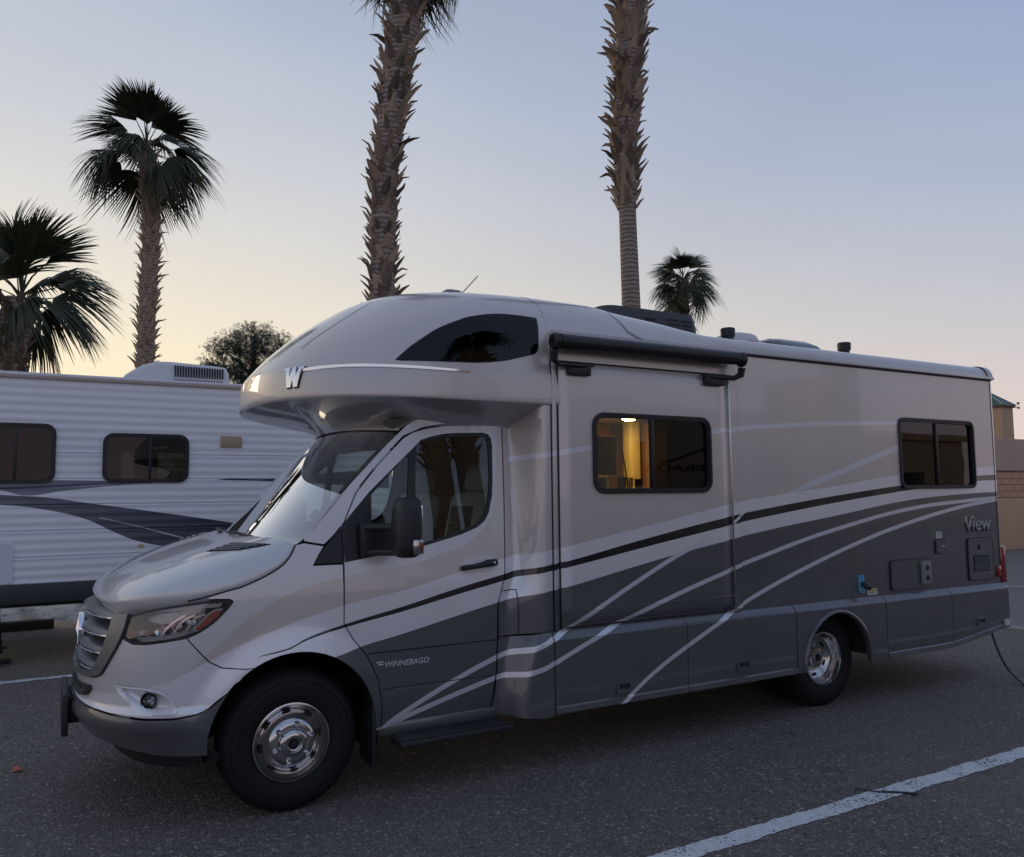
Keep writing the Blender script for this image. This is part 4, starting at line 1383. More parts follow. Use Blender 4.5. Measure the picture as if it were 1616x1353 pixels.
obj('lamp_bulb', MB().add(box(.605, .668, -.204, -.196, 1.43, 1.51, .004)).get(), M['steel'], MI)
obj('amber_bulb', MB().add(box(.645, .664, -.207, -.203, 1.455, 1.495, .002)).get(), M['amber'], MI)
MI2 = flip(MI)
for ch in list(MI.children):
    flip(ch, None, MI2)
# ------------------------------------------------------------------ awning over the slide-out
AW = obj('slide_topper', tube([(1.665, -.105, 2.785), (3.345, -.105, 2.785)], .042, 20), M['black'], RV)
obj('fabric_roll', tube([(1.70, -.103, 2.788), (3.29, -.103, 2.788)], .049, 24), M['trim'], AW)
obj('fabric_edge', ([(1.70, -.10, 2.836), (3.29, -.10, 2.836), (3.29, -.01, 2.856), (1.70, -.01, 2.856)], [(0, 1, 2, 3)]), M['trim'], AW)
for x0, sgn in ((1.655, 1), (3.36, -1)):
    obj('end_cap', lathe([(0, -.018), (.042, -.018), (.056, -.008), (.058, .012), (.044, .02), (0, .02)], (x0, -.105, 2.783), 'x', 28), M['trim'], AW)
    arm = MB()
    arm.add(tube([(x0, -.11, 2.72), (x0 + .0, -.095, 2.665), (x0 + sgn * .05, -.075, 2.64), (x0 + sgn * .28, -.05, 2.645), (x0 + sgn * .36, -.05, 2.652)], [.030, .028, .020, .022, .010], 8))
    arm.add(box(min(x0 + sgn * .14, x0 + sgn * .33), max(x0 + sgn * .14, x0 + sgn * .33), -.062, -.028, 2.575, 2.655, .008))
    ao = obj('support_arm', arm.get(), M['trim'], AW)
    obj('bracket_plate', box(min(x0 + sgn * .14, x0 + sgn * .32), max(x0 + sgn * .14, x0 + sgn * .32), -.070, -.060, 2.580, 2.622, .003), M['black'], AW)
    for dx in (.17, .23, .29):
        obj('screw', lathe([(.006, -.074), (.006, -.068)], (x0 + sgn * dx, 0, 2.605), 'y', 8), M['steel'], AW)
# ------------------------------------------------------------------ roof gear
A = MB()
def hull(x0, x1, y0, y1, z0, z1, ins, n=8, sl=0.0):
    """tapered rounded shroud"""
    vs = []; fs = []
    lv = [(0, 0.0), (.25, ins * .12), (.7, ins * .45), (.92, ins * .8), (1.0, ins * 1.15)]
    for f, d in lv:
        p = rrect(x0 + d + sl * f, x1 - d, y0 + d, y1 - d, min(.12, (x1 - x0) * .2), n)
        vs += [(a, b, z0 + (z1 - z0) * f) for a, b in p]
    m = len(rrect(0, 1, 0, 1, .1, n))
    for i in range(len(lv) - 1):
        for k in range(m):
            fs.append((i * m + k, i * m + (k + 1) % m, (i + 1) * m + (k + 1) % m, (i + 1) * m + k))
    fs.append(tuple(range((len(lv) - 1) * m, len(lv) * m)))
    return vs, fs
ac = obj('roof_air_conditioner', hull(2.70, 3.79, .75, 1.50, 2.99, 3.345, .035), pbr('charcoal_shroud', (.045, .046, .05), .55, bump=.1), RV)
for i in range(6):
    for (a, b) in ((3.38, 3.52), (3.54, 3.66)):
        obj('vent_slot', box(a, b, .748 + .004 * i, .80, 3.07 + .038 * i, 3.088 + .038 * i), M['seam'], ac)
for i in range(3):
    obj('vent_slot', box(3.14, 3.26, .75 + .006 * i, .83, 3.17 + .038 * i, 3.188 + .038 * i), M['seam'], ac)
obj('shroud_rib', tube([(3.33, .752, 3.02), (3.33, .775, 3.2), (3.33, .84, 3.32), (3.33, .95, 3.338)], .015, 6), M['black'], ac)
def vent_stack(x, y):
    v = obj('plumbing_vent', lathe([(.045, 2.98), (.045, 3.10), (.050, 3.10), (.050, 3.13), (.062, 3.14), (.064, 3.205), (.058, 3.212), (0, 3.214)], (x, y, 0), 'z', 22), M['black'], RV)
vent_stack(3.93, .60); vent_stack(5.47, .60)
fan = obj('roof_fan', hull(4.02, 4.42, .60, 1.0, 3.01, 3.21, .06), M['white_pl'], RV)
obj('lid_lettering', box(4.19, 4.30, .600, .612, 3.118, 3.128), M['red'], fan)
obj('skylight', hull(4.50, 5.38, .60, 1.2, 3.02, 3.235, .20), pbr('smoke_dome', (.035, .04, .045), .18, 0, .5), RV)
obj('skylight_frame', box(4.55, 5.35, .62, 1.2, 3.005, 3.035, .01), M['trim'], RV)
# antenna on the cap
obj('antenna', tube([(1.36, .72, 3.24), (1.50, .70, 3.40)], .004, 6), M['trim'], RV)
obj('antenna_base', hull(1.20, 1.36, .62, .78, 3.225, 3.262, .03), M['greypl'], RV)
# ------------------------------------------------------------------ hatches and fittings on the rear side
def hatch(x0, x1, z0, z1, r, name, m='darkpaint', y=-.010):
    o1 = obj(name, plate(rrect(x0, x1, z0, z1, r), y - .004, .0), M[m], RV)
    obj('hatch_rim', plate(rrect(x0 - .005, x1 + .005, z0 - .005, z1 + .005, r + .005), y, .0, [rrect(x0 + .004, x1 - .004, z0 + .004, z1 - .004, r)]), M['seam'], o1)
    obj('hatch_flange', plate(rrect(x0 + .006, x1 - .006, z0 + .006, z1 - .006, r), y - .0075, .0, [rrect(x0 + .018, x1 - .018, z0 + .018, z1 - .018, r * .8)]), M[m], o1)
    return o1
h1 = hatch(5.165, 5.71, .897, 1.152, .035, 'service_hatch')
obj('hatch_latch', hull(5.565, 5.70, -.005, .0, .9, 1.0, .01) if False else box(5.57, 5.70, -.045, -.012, .922, 1.132, .014), M['greypl'], h1)
for zz in (.985, 1.075):
    obj('latch_button', lathe([(0, -.054), (.018, -.053), (.024, -.046), (.026, -.043)], (5.632, 0, zz), 'y', 16), M['trim'], h1)
h2 = hatch(5.822, 5.975, 1.19, 1.312, .02, 'small_hatch')
obj('key_lock', lathe([(0, -.026), (.010, -.025), (.012, -.012)], (5.925, 0, 1.25), 'y', 12), M['chrome'], h2)
h3 = hatch(6.315, 6.735, .915, 1.305, .03, 'heater_hatch')
lv = obj('louvre_frame', plate(rrect(6.39, 6.64, .995, 1.142, .01), -.018, .0, [rrect(6.40, 6.63, 1.003, 1.134, .006)]), M['seam'], h3)
obj('louvre_back', box(6.40, 6.63, -.0155, -.012, 1.003, 1.134), M['seam'], h3)
for k in range(7):
    obj('louvre_slat', ([(6.40, -.021, 1.006 + .0185 * k), (6.63, -.021, 1.006 + .0185 * k), (6.63, -.016, 1.017 + .0185 * k), (6.40, -.016, 1.017 + .0185 * k)], [(0, 1, 2, 3)]), M['trim'], h3)
obj('catch', box(6.47, 6.505, -.02, -.012, 1.20, 1.245, .003), M['seam'], h3)
obj('sticker', plate(rrect(5.85, 5.935, 1.325, 1.385, .004), -.002, 0.0), M['sticker'], RV)
obj('sticker_print', MB().add(box(5.858, 5.925, -.003, -.0019, 1.368, 1.376)).add(box(5.858, 5.915, -.003, -.0019, 1.352, 1.356)).add(box(5.858, 5.92, -.003, -.0019, 1.342, 1.346)).get(), M['grey_plastic'], RV)
bl = obj('water_inlet', plate(rrect(4.742, 4.815, .92, 1.055, .012), -.006, 0.0), M['blue'], RV)
obj('inlet_ring', lathe([(.030, -.004), (.044, -.006), (.044, .0)], (4.79, 0, .945), 'y', 24), M['blue'], bl)
obj('inlet_knob', tube([(4.785, 0, .98), (4.785, -.03, .975), (4.79, -.05, .955), (4.82, -.055, .945)], [.02, .022, .022, .018], 10), M['trim'], bl)
obj('warning_label', plate(rrect(4.855, 4.985, .878, .930, .004), -.002, 0.0), M['sticker'], RV)
obj('label_stripe', box(4.857, 4.983, -.0034, -.0018, .908, .926), M['yellow'], RV)
obj('label_print', MB().add(box(4.864, 4.975, -.003, -.0018, .898, .902)).add(box(4.864, 4.96, -.003, -.0018, .888, .892)).get(), M['grey_plastic'], RV)
obj('corner_sticker', plate(rrect(6.79, 6.865, .462, .52, .003), -.056, -.04), M['sticker'], RV)
tl = obj('tail_lamp', box(6.862, 6.945, -.012, .11, .865, 1.215, .018, 3), M['red'], RV)
obj('lamp_foot', box(6.865, 6.965, -.008, .10, .86, .90, .012), M['red'], tl)
obj('side_marker', box(6.765, 6.835, -.022, -.0, .92, 1.03, .014), M['red'], RV)
t2 = flip(tl)
# model name at the rear
me = text_mesh('View', .20, .005, .12, .0012)
vw = bpy.data.objects.new('nameplate', me)
link(vw, RV); me.materials.append(M['chrome'])
bx = [v.co.x for v in me.vertices]
sc = .42 / (max(bx) - min(bx))
me.transform(Matrix.Translation((6.275, -.009, 1.378)) @ Matrix.Rotation(RAD(90), 4, 'X') @ Matrix.Diagonal((sc, 1.0, 1, 1)))
mt = me.copy()
mt.transform(Matrix.Translation((.004, .004, -.006)))
mt.materials.clear(); mt.materials.append(M['seam'])
link(bpy.data.objects.new('nameplate_base', mt), vw)
# ------------------------------------------------------------------ inside the cab
obj('dashboard', MB().add(box(-.02, .42, .26, 2 * CY - .26, 1.05, 1.46, .07, 3)).add(box(.30, .50, .95, 1.35, .95, 1.40, .04)).get(), M['dash'], RV)
obj('instrument_binnacle', box(.22, .45, .42, .80, 1.42, 1.56, .05, 3), M['dash'], RV)
obj('phone_mount', MB().add(lathe([(.0, .0), (.05, .0), (.055, -.01), (.055, -.03), (.04, -.035)], (.12, .60, 1.62), 'x', 20)).add(tube([(.14, .6, 1.6), (.2, .6, 1.5)], .012, 6)).get(), M['dash'], RV)
sw = MB()
c0 = Vector((.56, .60, 1.42)); ax = Vector((-.80, 0, .60)).normalized(); ux = Vector((0, 1, 0)); vx = ax.cross(ux)
sw.add(tube([c0 + (ux * math.cos(2 * math.pi * k / 32) + vx * math.sin(2 * math.pi * k / 32)) * .20 for k in range(33)], .017, 8, False))
sw.add(tube([c0 - ux * .19, c0 + ax * -.03, c0 + ux * .19], .022, 6)).add(tube([c0, c0 - vx * .18], .022, 6)).add(tube([c0, c0 + ax * .4], .035, 8))
obj('steering_wheel', sw.get(), M['dash'], RV)
for yy in (.62, 2 * CY - .62):
    st = obj('cab_seat', MB().add(box(.78, 1.32, yy - .26, yy + .26, .95, 1.14, .06, 3)).get(), M['seat'], RV)
    b = MB().add(box(-.10, .10, -.27, .27, 0, .72, .07, 3)).add(box(-.07, .07, -.14, .14, .72, .92, .05, 3))
    Mx = Matrix.Translation((1.30, yy, 1.08)) @ Matrix.Rotation(RAD(12), 4, 'Y')
    obj('backrest', ([Mx @ Vector(v) for v in b.v], b.f), M['seat'], st)
    i2 = MB().add(box(-.112, -.098, -.17, .17, .10, .60, .006))
    obj('seat_insert', ([Mx @ Vector(v) for v in i2.v], i2.f), M['seat_dark'], st)
    obj('pedestal', box(.86, 1.24, yy - .18, yy + .18, .70, .95, .02), M['seat_dark'], st)
    arm_ = MB().add(box(-.30, .02, -.32, -.27, .22, .30, .02)).add(box(-.30, .02, .27, .32, .22, .30, .02))
    obj('armrest', ([Mx @ Vector(v) for v in arm_.v], arm_.f), M['seat'], st)
obj('rear_view_mirror', MB().add(box(.50, .53, CY - .12, CY + .12, 2.00, 2.07, .012)).add(tube([(.52, CY, 2.06), (.47, CY, 2.15)], .012, 6)).get(), M['dash'], RV)
obj('b_pillar_inner', MB().add(box(1.42, 1.50, .33, .42, .7, 2.2, .02)).add(box(1.42, 1.50, 2 * CY - .42, 2 * CY - .33, .7, 2.2, .02)).get(), M['seat'], RV)
# ------------------------------------------------------------------ living room seen through the lit window
obj('cab_light_baffle', box(1.70, 1.73, .12, 2 * CY - .12, .7, 2.42), M['lining'], RV)  # added screen that keeps the ceiling lamp's light out of the cab
obj('partition', box(4.35, 4.40, .05, 2 * CY - .05, .7, 2.9), M['wood'], RV)
obj('ceiling', box(1.75, 4.35, .05, 2 * CY - .05, 2.47, 2.50), M['cream'], RV)
obj('cabinet_column', box(3.60, 3.72, 1.60, 1.72, .7, 2.46, .008), pbr('pale_column', (.75, .62, .34), .6), RV)
obj('wardrobe', box(3.79, 4.34, 1.30, 2.2, .7, 2.46, .012), M['wood'], RV)
obj('overhead_locker', box(1.80, 3.62, 1.95, 2.22, 2.15, 2.46, .015), M['wood'], RV)
obj('television', box(2.86, 3.12, 1.19, 1.22, 1.93, 2.27, .006), M['trim'], RV)
obj('galley_counter', box(2.0, 3.62, 1.4, 2.2, .7, 1.72, .01), M['cream'], RV)
obj('dinette_table', box(2.06, 3.2, .06, .75, 1.745, 1.775, .01), M['cream'], RV)
obj('table_leg', tube([(2.7, .5, .7), (2.7, .5, 1.75)], .035, 10), M['steel'], RV)
for cx, cyy, h, r, mm in ((2.36, .35, .11, .032, 'greypl'), (2.535, .35, .115, .036, 'grey_plastic'), (2.62, .36, .11, .026, 'glass_lit'), (2.68, .33, .10, .03, 'greypl')):
    obj('cup', lathe([(0, .002), (r * .85, .002), (r, h), (r - .003, h), (r * .8, .008), (0, .008)], (cx, cyy, 1.776), 'z', 18), M[mm], RV)
obj('lamp_stem', tube([(3.02, 1.0, 2.28), (2.95, .8, 1.78)], .006, 6), M['white_pl'], RV)
M['lampglow'] = emit('ceiling_lamp_glow', (1.0, .66, .22), 110.0)
cl = obj('ceiling_lamp', lathe([(.075, 2.472), (.08, 2.455), (.07, 2.445)], (3.36, 1.30, 0), 'z', 24), M['white_pl'], RV)
obj('lamp_diffuser', lathe([(.066, 2.447), (.05, 2.434), (0, 2.430)], (3.36, 1.30, 0), 'z', 24), M['lampglow'], cl)
# ------------------------------------------------------------------ ground
t = NT('asphalt')
vec = t.coord()
v1 = t.n('ShaderNodeTexVoronoi'); v1.inputs['Scale'].default_value = 62; t.l(vec, v1.inputs['Vector'])
v2 = t.n('ShaderNodeTexVoronoi'); v2.inputs['Scale'].default_value = 170; t.l(vec, v2.inputs['Vector'])
big = t.noise(.35, vec, 5, .6)
mid = t.noise(3.0, vec, 6, .65)
stone = t.ramp(v1.outputs['Color'], [(.0, (.055, .048, .042)), (.45, (.115, .099, .086)), (.70, (.195, .168, .145)), (.86, (.40, .35, .31)), (1.0, (.85, .79, .72))])
st2 = t.ramp(v2.outputs['Color'], [(.0, (.040, .035, .032)), (.7, (.12, .104, .09)), (1.0, (.55, .50, .46))])
col = t.mix(t.ramp(t.noise(60, vec, 2), [(.42, 0), (.58, 1)]), stone, st2)
col = t.mix(t.math('MULTIPLY', t.ramp(big, [(.40, 0), (.70, 1)]), .45), col, (.18, .155, .132))
col = t.mix(t.math('MULTIPLY', t.ramp(mid, [(.56, 0), (.74, 1)]), .5), col, (.055, .049, .045))
t.p(Base_Color=col)
t.l(t.math('MULTIPLY_ADD', v1.outputs['Color'], .3, .58), t.b.inputs['Roughness'])
h = t.math('ADD', t.math('MULTIPLY', t.math('SUBTRACT', 1.0, v1.outputs['Distance']), .7), t.math('MULTIPLY', v2.outputs['Distance'], -.3))
t.bump(h, .85, .010)
t.b.inputs['Specular IOR Level'].default_value = .35
M['asphalt'] = t.m
random.seed(5)
def gz(x, y):
    """gentle unevenness of the old asphalt near the camera"""
    f = math.exp(-((x / 14) ** 2 + (y / 14) ** 2))
    return 0.0 * f
GR = obj('ground', ([(-500, -500, 0), (500, -500, 0), (500, 500, 0), (-500, 500, 0)], [(0, 1, 2, 3)]), M['asphalt'])
tag(GR, kind='structure')
# loose chippings
rng = random.Random(11)
pv = []; pf = []
for k in range(30000):
    x = rng.uniform(-3.0, 6.5); y = rng.uniform(-3.9, 5.2) if k % 4 == 0 else rng.uniform(-3.4, -.1)
    if k % 4 and x > 3:
        x = rng.uniform(-2.2, 3)
    r = rng.uniform(.0025, .006) * (1.3 if rng.random() < .06 else 1)
    a = rng.uniform(0, 6.28); n = len(pv)
    zt = r * rng.uniform(.6, 1.0)
    for q in range(4):
        rr_ = r * rng.uniform(.7, 1.1)
        pv.append((x + rr_ * math.cos(a + q * 1.57), y + rr_ * math.sin(a + q * 1.57), .0005))
    for q in range(3):
        rr_ = r * rng.uniform(.35, .6)
        pv.append((x + rr_ * math.cos(a + q * 2.09), y + rr_ * math.sin(a + q * 2.09), zt))
    pf += [(n + 4, n + 5, n + 6), (n, n + 1, n + 4), (n + 1, n + 5, n + 4), (n + 1, n + 2, n + 5), (n + 2, n + 6, n + 5), (n + 2, n + 3, n + 6), (n + 3, n, n + 6), (n, n + 4, n + 6)]
t = NT('chipping_stone')
t.p(Base_Color=t.ramp(t.noise(25, detail=1), [(.3, (.05, .045, .04)), (.5, (.12, .108, .096)), (.75, (.45, .42, .39))]), Roughness=.8)
CH = obj('gravel', (pv, pf), t.m, None, smooth=False)
tag(CH, 'loose pale stone chippings scattered over the dark asphalt', kind='stuff')
# painted bay lines
def line_mat(name, wear):
    t = NT(name)
    vec = t.coord()
    f = t.math('ADD', t.noise(55, vec, 5, .7), t.math('MULTIPLY', t.noise(6, vec, 3), .35))
    w = t.ramp(f, [(wear, 1), (wear + .05, 0)])
    vv = t.n('ShaderNodeTexVoronoi'); vv.inputs['Scale'].default_value = 75; t.l(vec, vv.inputs['Vector'])
    pt = t.mix(t.noise(12, vec, 4), (.55, .56, .57), (.76, .77, .78))
    t.p(Base_Color=t.mix(w, pt, (.035, .034, .033)), Roughness=.7)
    t.bump(t.math('SUBTRACT', 1.0, vv.outputs['Distance']), .6, .008)
    return t.m
M['line'] = line_mat('worn_line_paint', .56)
def bay_line(x0, x1, y0, y1, label, seed):
    rng = random.Random(seed)
    vs = []; fs = []
    n = int((x1 - x0) / .025)
    ra = rb = 0
    for i in range(n + 1):
        ra = ra * .7 + rng.uniform(-.006, .006); rb = rb * .7 + rng.uniform(-.006, .006)
        x = x0 + (x1 - x0) * i / n
        vs += [(x, y0 + ra, .004), (x, y1 + rb, .004)]
    for i in range(n):
        fs.append((2 * i, 2 * i + 2, 2 * i + 3, 2 * i + 1))
    o = obj('bay_line', (vs, fs), M['line'], None, smooth=False)
    return tag(o, label, kind='structure')
bay_line(-2.2, 12, -1.472, -1.342, 'white painted bay line crossing the near asphalt beside the motorhome', 1)
bay_line(-9, 9, 4.76, 4.87, 'thin white bay line in front of the travel trailer', 2)
# tar crack across the near line
rng = random.Random(4)
pts = []
x, y = 2.98, -1.27
while y > -1.56:
    pts.append((x + rng.uniform(-.015, .015), y)); y -= .05; x += .052 + rng.uniform(-.02, .02)
vs = []; fs = []
for i, (a, b) in enumerate(pts):
    w = .006 + .012 * rng.random()
    vs += [(a - w, b - w * .4, .0075), (a + w, b + w * .4, .0075)]
for i in range(len(pts) - 1):
    fs.append((2 * i, 2 * i + 1, 2 * i + 3, 2 * i + 2))
tag(obj('tar_crack', (vs, fs), pbr('tar', (.012, .012, .013), .55, ns=40), None), 'dark tar-filled crack crossing the near white line', kind='structure')
# gutters and gravel strip beyond the rear of the motorhome
M['concrete'] = pbr('kerb_concrete', (.30, .28, .25), .85, ns=9, na=.25, bump=.3, bs=60)
for x0, lab in ((9.35, 'nearer pale concrete strip across the yard behind the motorhome'), (13.8, 'farther pale concrete strip across the yard towards the tan wall')):
    o = obj('concrete_strip', box(x0, x0 + .22, -14, 7.5, -.05, .03, .015), M['concrete'], None)
    tag(o, lab, kind='structure')
M['yard'] = None
t = NT('yard_gravel')
vec = t.coord()
vv = t.n('ShaderNodeTexVoronoi'); vv.inputs['Scale'].default_value = 38; t.l(vec, vv.inputs['Vector'])
t.p(Base_Color=t.mix(t.noise(1.2, vec, 5), t.ramp(vv.outputs['Color'], [(0, (.09, .082, .074)), (1, (.36, .33, .30))]), (.20, .182, .165)), Roughness=.9)
t.bump(vv.outputs['Distance'], .8, .02)
tag(obj('yard', ([(9.57, -14, .004), (40, -14, .004), (40, 8.8, .004), (9.57, 8.8, .004)], [(0, 1, 2, 3)]), t.m), kind='structure')
# ------------------------------------------------------------------ power cord
pts = smoothpoly([(6.63, .04, .50), (6.64, .0, .40), (6.63, -.05, .26), (6.60, -.13, .13), (6.53, -.25, .05), (6.40, -.42, .014), (6.2, -.62, .012), (6.05, -.95, .012), (6.1, -1.4, .014), (6.4, -1.9, .012), (7.2, -2.6, .012), (9.0, -3.2, .012)], n=6)
tag(obj('power_cord', tube(pts, .011, 8), M['trim']), 'black power cord drooping from the rear of the motorhome to the ground', 'cord')
# small red scrap on the asphalt
sc = obj('litter_scrap', ([(-1.40, 1.72, .012), (-1.34, 1.70, .02), (-1.33, 1.76, .008), (-1.38, 1.78, .03), (-1.365, 1.74, .035)], [(0, 1, 4), (1, 2, 4), (2, 3, 4), (3, 0, 4)]), pbr('red_plastic_scrap', (.45, .08, .05), .5))
tag(sc, 'small crumpled red scrap on the asphalt ahead of the front bumper', 'litter')
# ------------------------------------------------------------------ tan boundary wall, tower
def stucco(name, a, b):
    t = NT(name)
    vec = t.coord()
    t.p(Base_Color=t.mix(t.noise(1.4, vec, 6, .6), a, b), Roughness=.9)
    t.bump(t.noise(45, vec, 4), .4, .006)
    return t.m
M['stucco_up'] = stucco('brown_stucco', (.42, .285, .215), (.52, .36, .275))
M['stucco_lo'] = stucco('orange_stucco', (.52, .31, .19), (.62, .375, .24))
M['brick'] = pbr('orange_block', (.54, .30, .195), .9, ns=6, na=.25, bump=.4, bs=70)
M['mortar'] = pbr('mortar', (.20, .13, .10), .95, ns=30)
WY = 9.05
BW = obj('wall', box(7, 44, WY, WY + .25, 0, 3.28, .01), M['stucco_up'])
BW.name = 'boundary_wall'
tag(BW, 'long tan boundary wall with an orange block band behind the vehicles', 'wall')
obj('lower_panel', box(7, 44, WY - .03, WY - .002, 0, 1.52, .008), M['stucco_lo'], BW)
obj('band_back', box(7, 44, WY - .02, WY - .002, 1.53, 2.29), M['mortar'], BW)
obj('dark_ledge', box(7, 44, WY - .06, WY - .002, 2.292, 2.33, .008), M['mortar'], BW)  # projecting ledge in the dark mortar colour, along the top of the band
bme = mesh('block', *box(0, .39, -.045, -.018, 0, .175, .008, 1))
bme.materials.append(M['brick'])
nb = 0
for r in range(4):
    x = 19.0 + (.2 if r % 2 else 0)
    while x < 33:
        o = bpy.data.objects.new('block', bme)
        link(o, BW); o.location = (x, WY, 1.535 + r * .188)
        x += .402; nb += 1
rb = MB()
for r in range(4):
    for x in np.arange(7.2 + (.2 if r % 2 else 0), 18.8, .402):
        rb.add(box(x, x + .39, WY - .045, WY - .018, 1.535 + r * .188, 1.71 + r * .188))
obj('block_courses', rb.get(), M['brick'], BW, kind='stuff', smooth=False)
# green-roofed tower
TA = (86.2, 43.97); TB = (88.3, 48.5)
M['green'] = pbr('green_metal_roof', (.055, .11, .085), .45, .3, ns=3, na=.2)
M['ridge'] = pbr('pale_ridge_cap', (.32, .36, .33), .5, ns=6)
TW = obj('roof_tower', box(TA[0], TB[0], TA[1], TB[1], 0, 10.6, .02), stucco('tower_stucco', (.42, .27, .17), (.50, .33, .21)))
tag(TW, 'tan square tower with a green pyramid roof beyond the wall', 'tower')
e = .28
ca = [(TA[0] - e, TA[1] - e), (TB[0] + e, TA[1] - e), (TB[0] + e, TB[1] + e), (TA[0] - e, TB[1] + e)]
ap_ = ((TA[0] + TB[0]) / 2, (TA[1] + TB[1]) / 2, 12.6)
obj('roof', ([(x, y, 10.72) for x, y in ca] + [ap_], [(0, 1, 4), (1, 2, 4), (2, 3, 4), (3, 0, 4), (3, 2, 1, 0)]), M['green'], TW, smooth=False)
obj('eave', box(TA[0] - .2, TB[0] + .2, TA[1] - .2, TB[1] + .2, 10.52, 10.715, .03), pbr('eave_brown', (.16, .11, .085), .8), TW)
for x, y in ca:
    obj('ridge_cap', tube([(x, y, 10.75), (ap_[0], ap_[1], ap_[2] + .03)], .045, 6), M['ridge'], TW)
fp = (TB[0] + .55, TA[1] - .3)
obj('floodlight', MB().add(tube([(TB[0], TA[1], 10.5), (fp[0], fp[1], 10.6), (fp[0], fp[1], 10.95)], .03, 6)).add(box(fp[0] - .14, fp[0] + .14, fp[1] - .1, fp[1] + .1, 10.9, 11.12, .03)).add(box(fp[0] - .16, fp[0] + .16, fp[1] - .1, fp[1] + .1, 10.42, 10.6, .03)).get(), M['greypl'], TW)
# ------------------------------------------------------------------ crumpled tarp along the foot of the wall
t = NT('blue_white_tarp')
vec = t.coord((1, 1, 2.2))
t.p(Base_Color=t.ramp(t.noise(5.5, vec, 4, .6), [(.36, (.20, .29, .38)), (.46, (.60, .68, .73)), (.58, (.82, .86, .88))]), Roughness=.35)
vs = []; fs = []
NX = 120
rng = random.Random(3)
for i in range(NX + 1):
    x = -5 + 8.5 * i / NX
    for j in range(9):
        f = j / 8
        w = .05 * math.sin(x * 7 + f * 5) + .04 * math.sin(x * 17 + f * 9 + 1) + rng.uniform(-.02, .02)
        vs.append((x, 8.55 + .38 * f + w * .8, .02 + .52 * f ** .8 + w * .35 * (f > 0) + (.05 * math.sin(x * 3.1) if j == 0 else 0) * (1 if j else .4) + .03))
for i in range(NX):
    for j in range(8):
        a = i * 9 + j
        fs.append((a, a + 9, a + 10, a + 1))
tag(obj('tarp', (vs, fs), t.m, None, ang=80), 'crumpled pale blue tarp along the wall foot, seen beneath the travel trailer', 'tarp')
tag(obj('timber_beam', box(-6, -1.15, 8.36, 8.52, .0, .12, .015), pbr('dark_timber', (.05, .042, .035), .9, ns=14, na=.4)), 'dark timber beam on the ground in front of the tarp', 'beam')
# ------------------------------------------------------------------ travel trailer
TYF = 5.6
X0, X1 = -6.4, 2.7
t = NT('trailer_siding')
vec = t.coord()
sp = t.n('ShaderNodeSeparateXYZ'); t.l(vec, sp.inputs[0])
x, z = sp.outputs['X'], sp.outputs['Z']
xn = t.math('MULTIPLY_ADD', x, 1 / 10.0, .65)
def tcv(P):
    f = t.n('ShaderNodeFloatCurve')
    c = f.mapping.curves[0]
    P = [((a + 6.5) / 10, b / 3) for a, b in P]
    c.points[0].location = P[0]; c.points[1].location = P[-1]
    for a, b in P[1:-1]:
        c.points.new(a, b)
    f.mapping.extend = 'HORIZONTAL'; f.mapping.update()
    t.l(xn, f.inputs['Value'])
    return t.math('MULTIPLY', f.outputs[0], 3.0)
def band(top, bot):
    return t.math('MULTIPLY', t.math('LESS_THAN', z, tcv(top)), t.math('GREATER_THAN', z, tcv(bot)))
white = t.mix(t.math('MULTIPLY', t.noise(1.5, vec, 5, .6), .5), (.84, .845, .855), (.72, .725, .735))
A1 = band([(-6.5, 2.0), (-1.714, 1.978), (-.622, 1.966), (-.192, 1.943), (3.5, 1.5)], [(-6.5, 1.9), (-1.71, 1.868), (-1.477, 1.812), (-1.12, 1.860), (-.62, 1.913), (-.192, 1.942), (3.5, 1.94)])
A1b = band([(-6.5, 1.94), (-1.7, 1.905), (-1.0, 1.935), (-.4, 1.965), (3.5, 2.0)], [(-6.5, 1.91), (-1.7, 1.880), (-1.0, 1.915), (-.5, 1.955), (3.5, 2.0)])
B1_ = band([(-6.5, 1.83), (-1.465, 1.806), (-.742, 1.701), (-.083, 1.596), (.661, 1.467), (1.6, 1.28), (3.5, .9)], [(-6.5, 1.75), (-1.705, 1.716), (-1.355, 1.67), (-.926, 1.557), (-.606, 1.394), (-.343, 1.277), (-.074, 1.216), (1.0, 1.1), (3.5, .88)])
Bw = band([(-6.5, 3), (-.9, 1.60), (-.738, 1.560), (.235, 1.280), (3.5, .3)], [(-6.5, 2.98), (-.9, 1.58), (-.738, 1.548), (.235, 1.258), (3.5, .27)])
C1_ = band([(-6.5, 1.0), (.3, 1.93), (.55, 1.99), (1.065, 1.992), (2.2, 2.1), (3.5, 2.2)], [(-6.5, 1.99), (.3, 1.985), (.47, 1.98), (1.065, 1.965), (2.2, 1.9), (3.5, 1.8)])
grey = (.17, .18, .21); navy = (.045, .052, .075)
col = t.mix(A1, white, (.22, .23, .26))
col = t.mix(t.math('MULTIPLY', A1, A1b), col, navy)
col = t.mix(B1_, col, t.mix(t.ramp(t.math('MULTIPLY_ADD', x, .4, .75), [(.0, 0), (1, 1)]), (.16, .17, .20), navy))
col = t.mix(t.math('MULTIPLY', Bw, t.math('GREATER_THAN', x, -.76)), col, (.45, .46, .49))
col = t.mix(C1_, col, navy)
t.p(Base_Color=col, Roughness=.42)
t.b.inputs['Specular IOR Level'].default_value = .4
M['siding'] = t.m
TR = empty('travel_trailer', (0, 0, 0))
tag(TR, 'white corrugated travel trailer with dark swooshes parked behind the motorhome', 'trailer')
prof = []
z = .863
while z < 3.12:
    f = ((z - .863) % .282) / .282
    d = .0065 * (.5 - .5 * math.cos(f * 3 * 2 * math.pi)) if f > .03 else .014
    prof.append((z, d)); z += .0094
prof.append((3.12, 0))
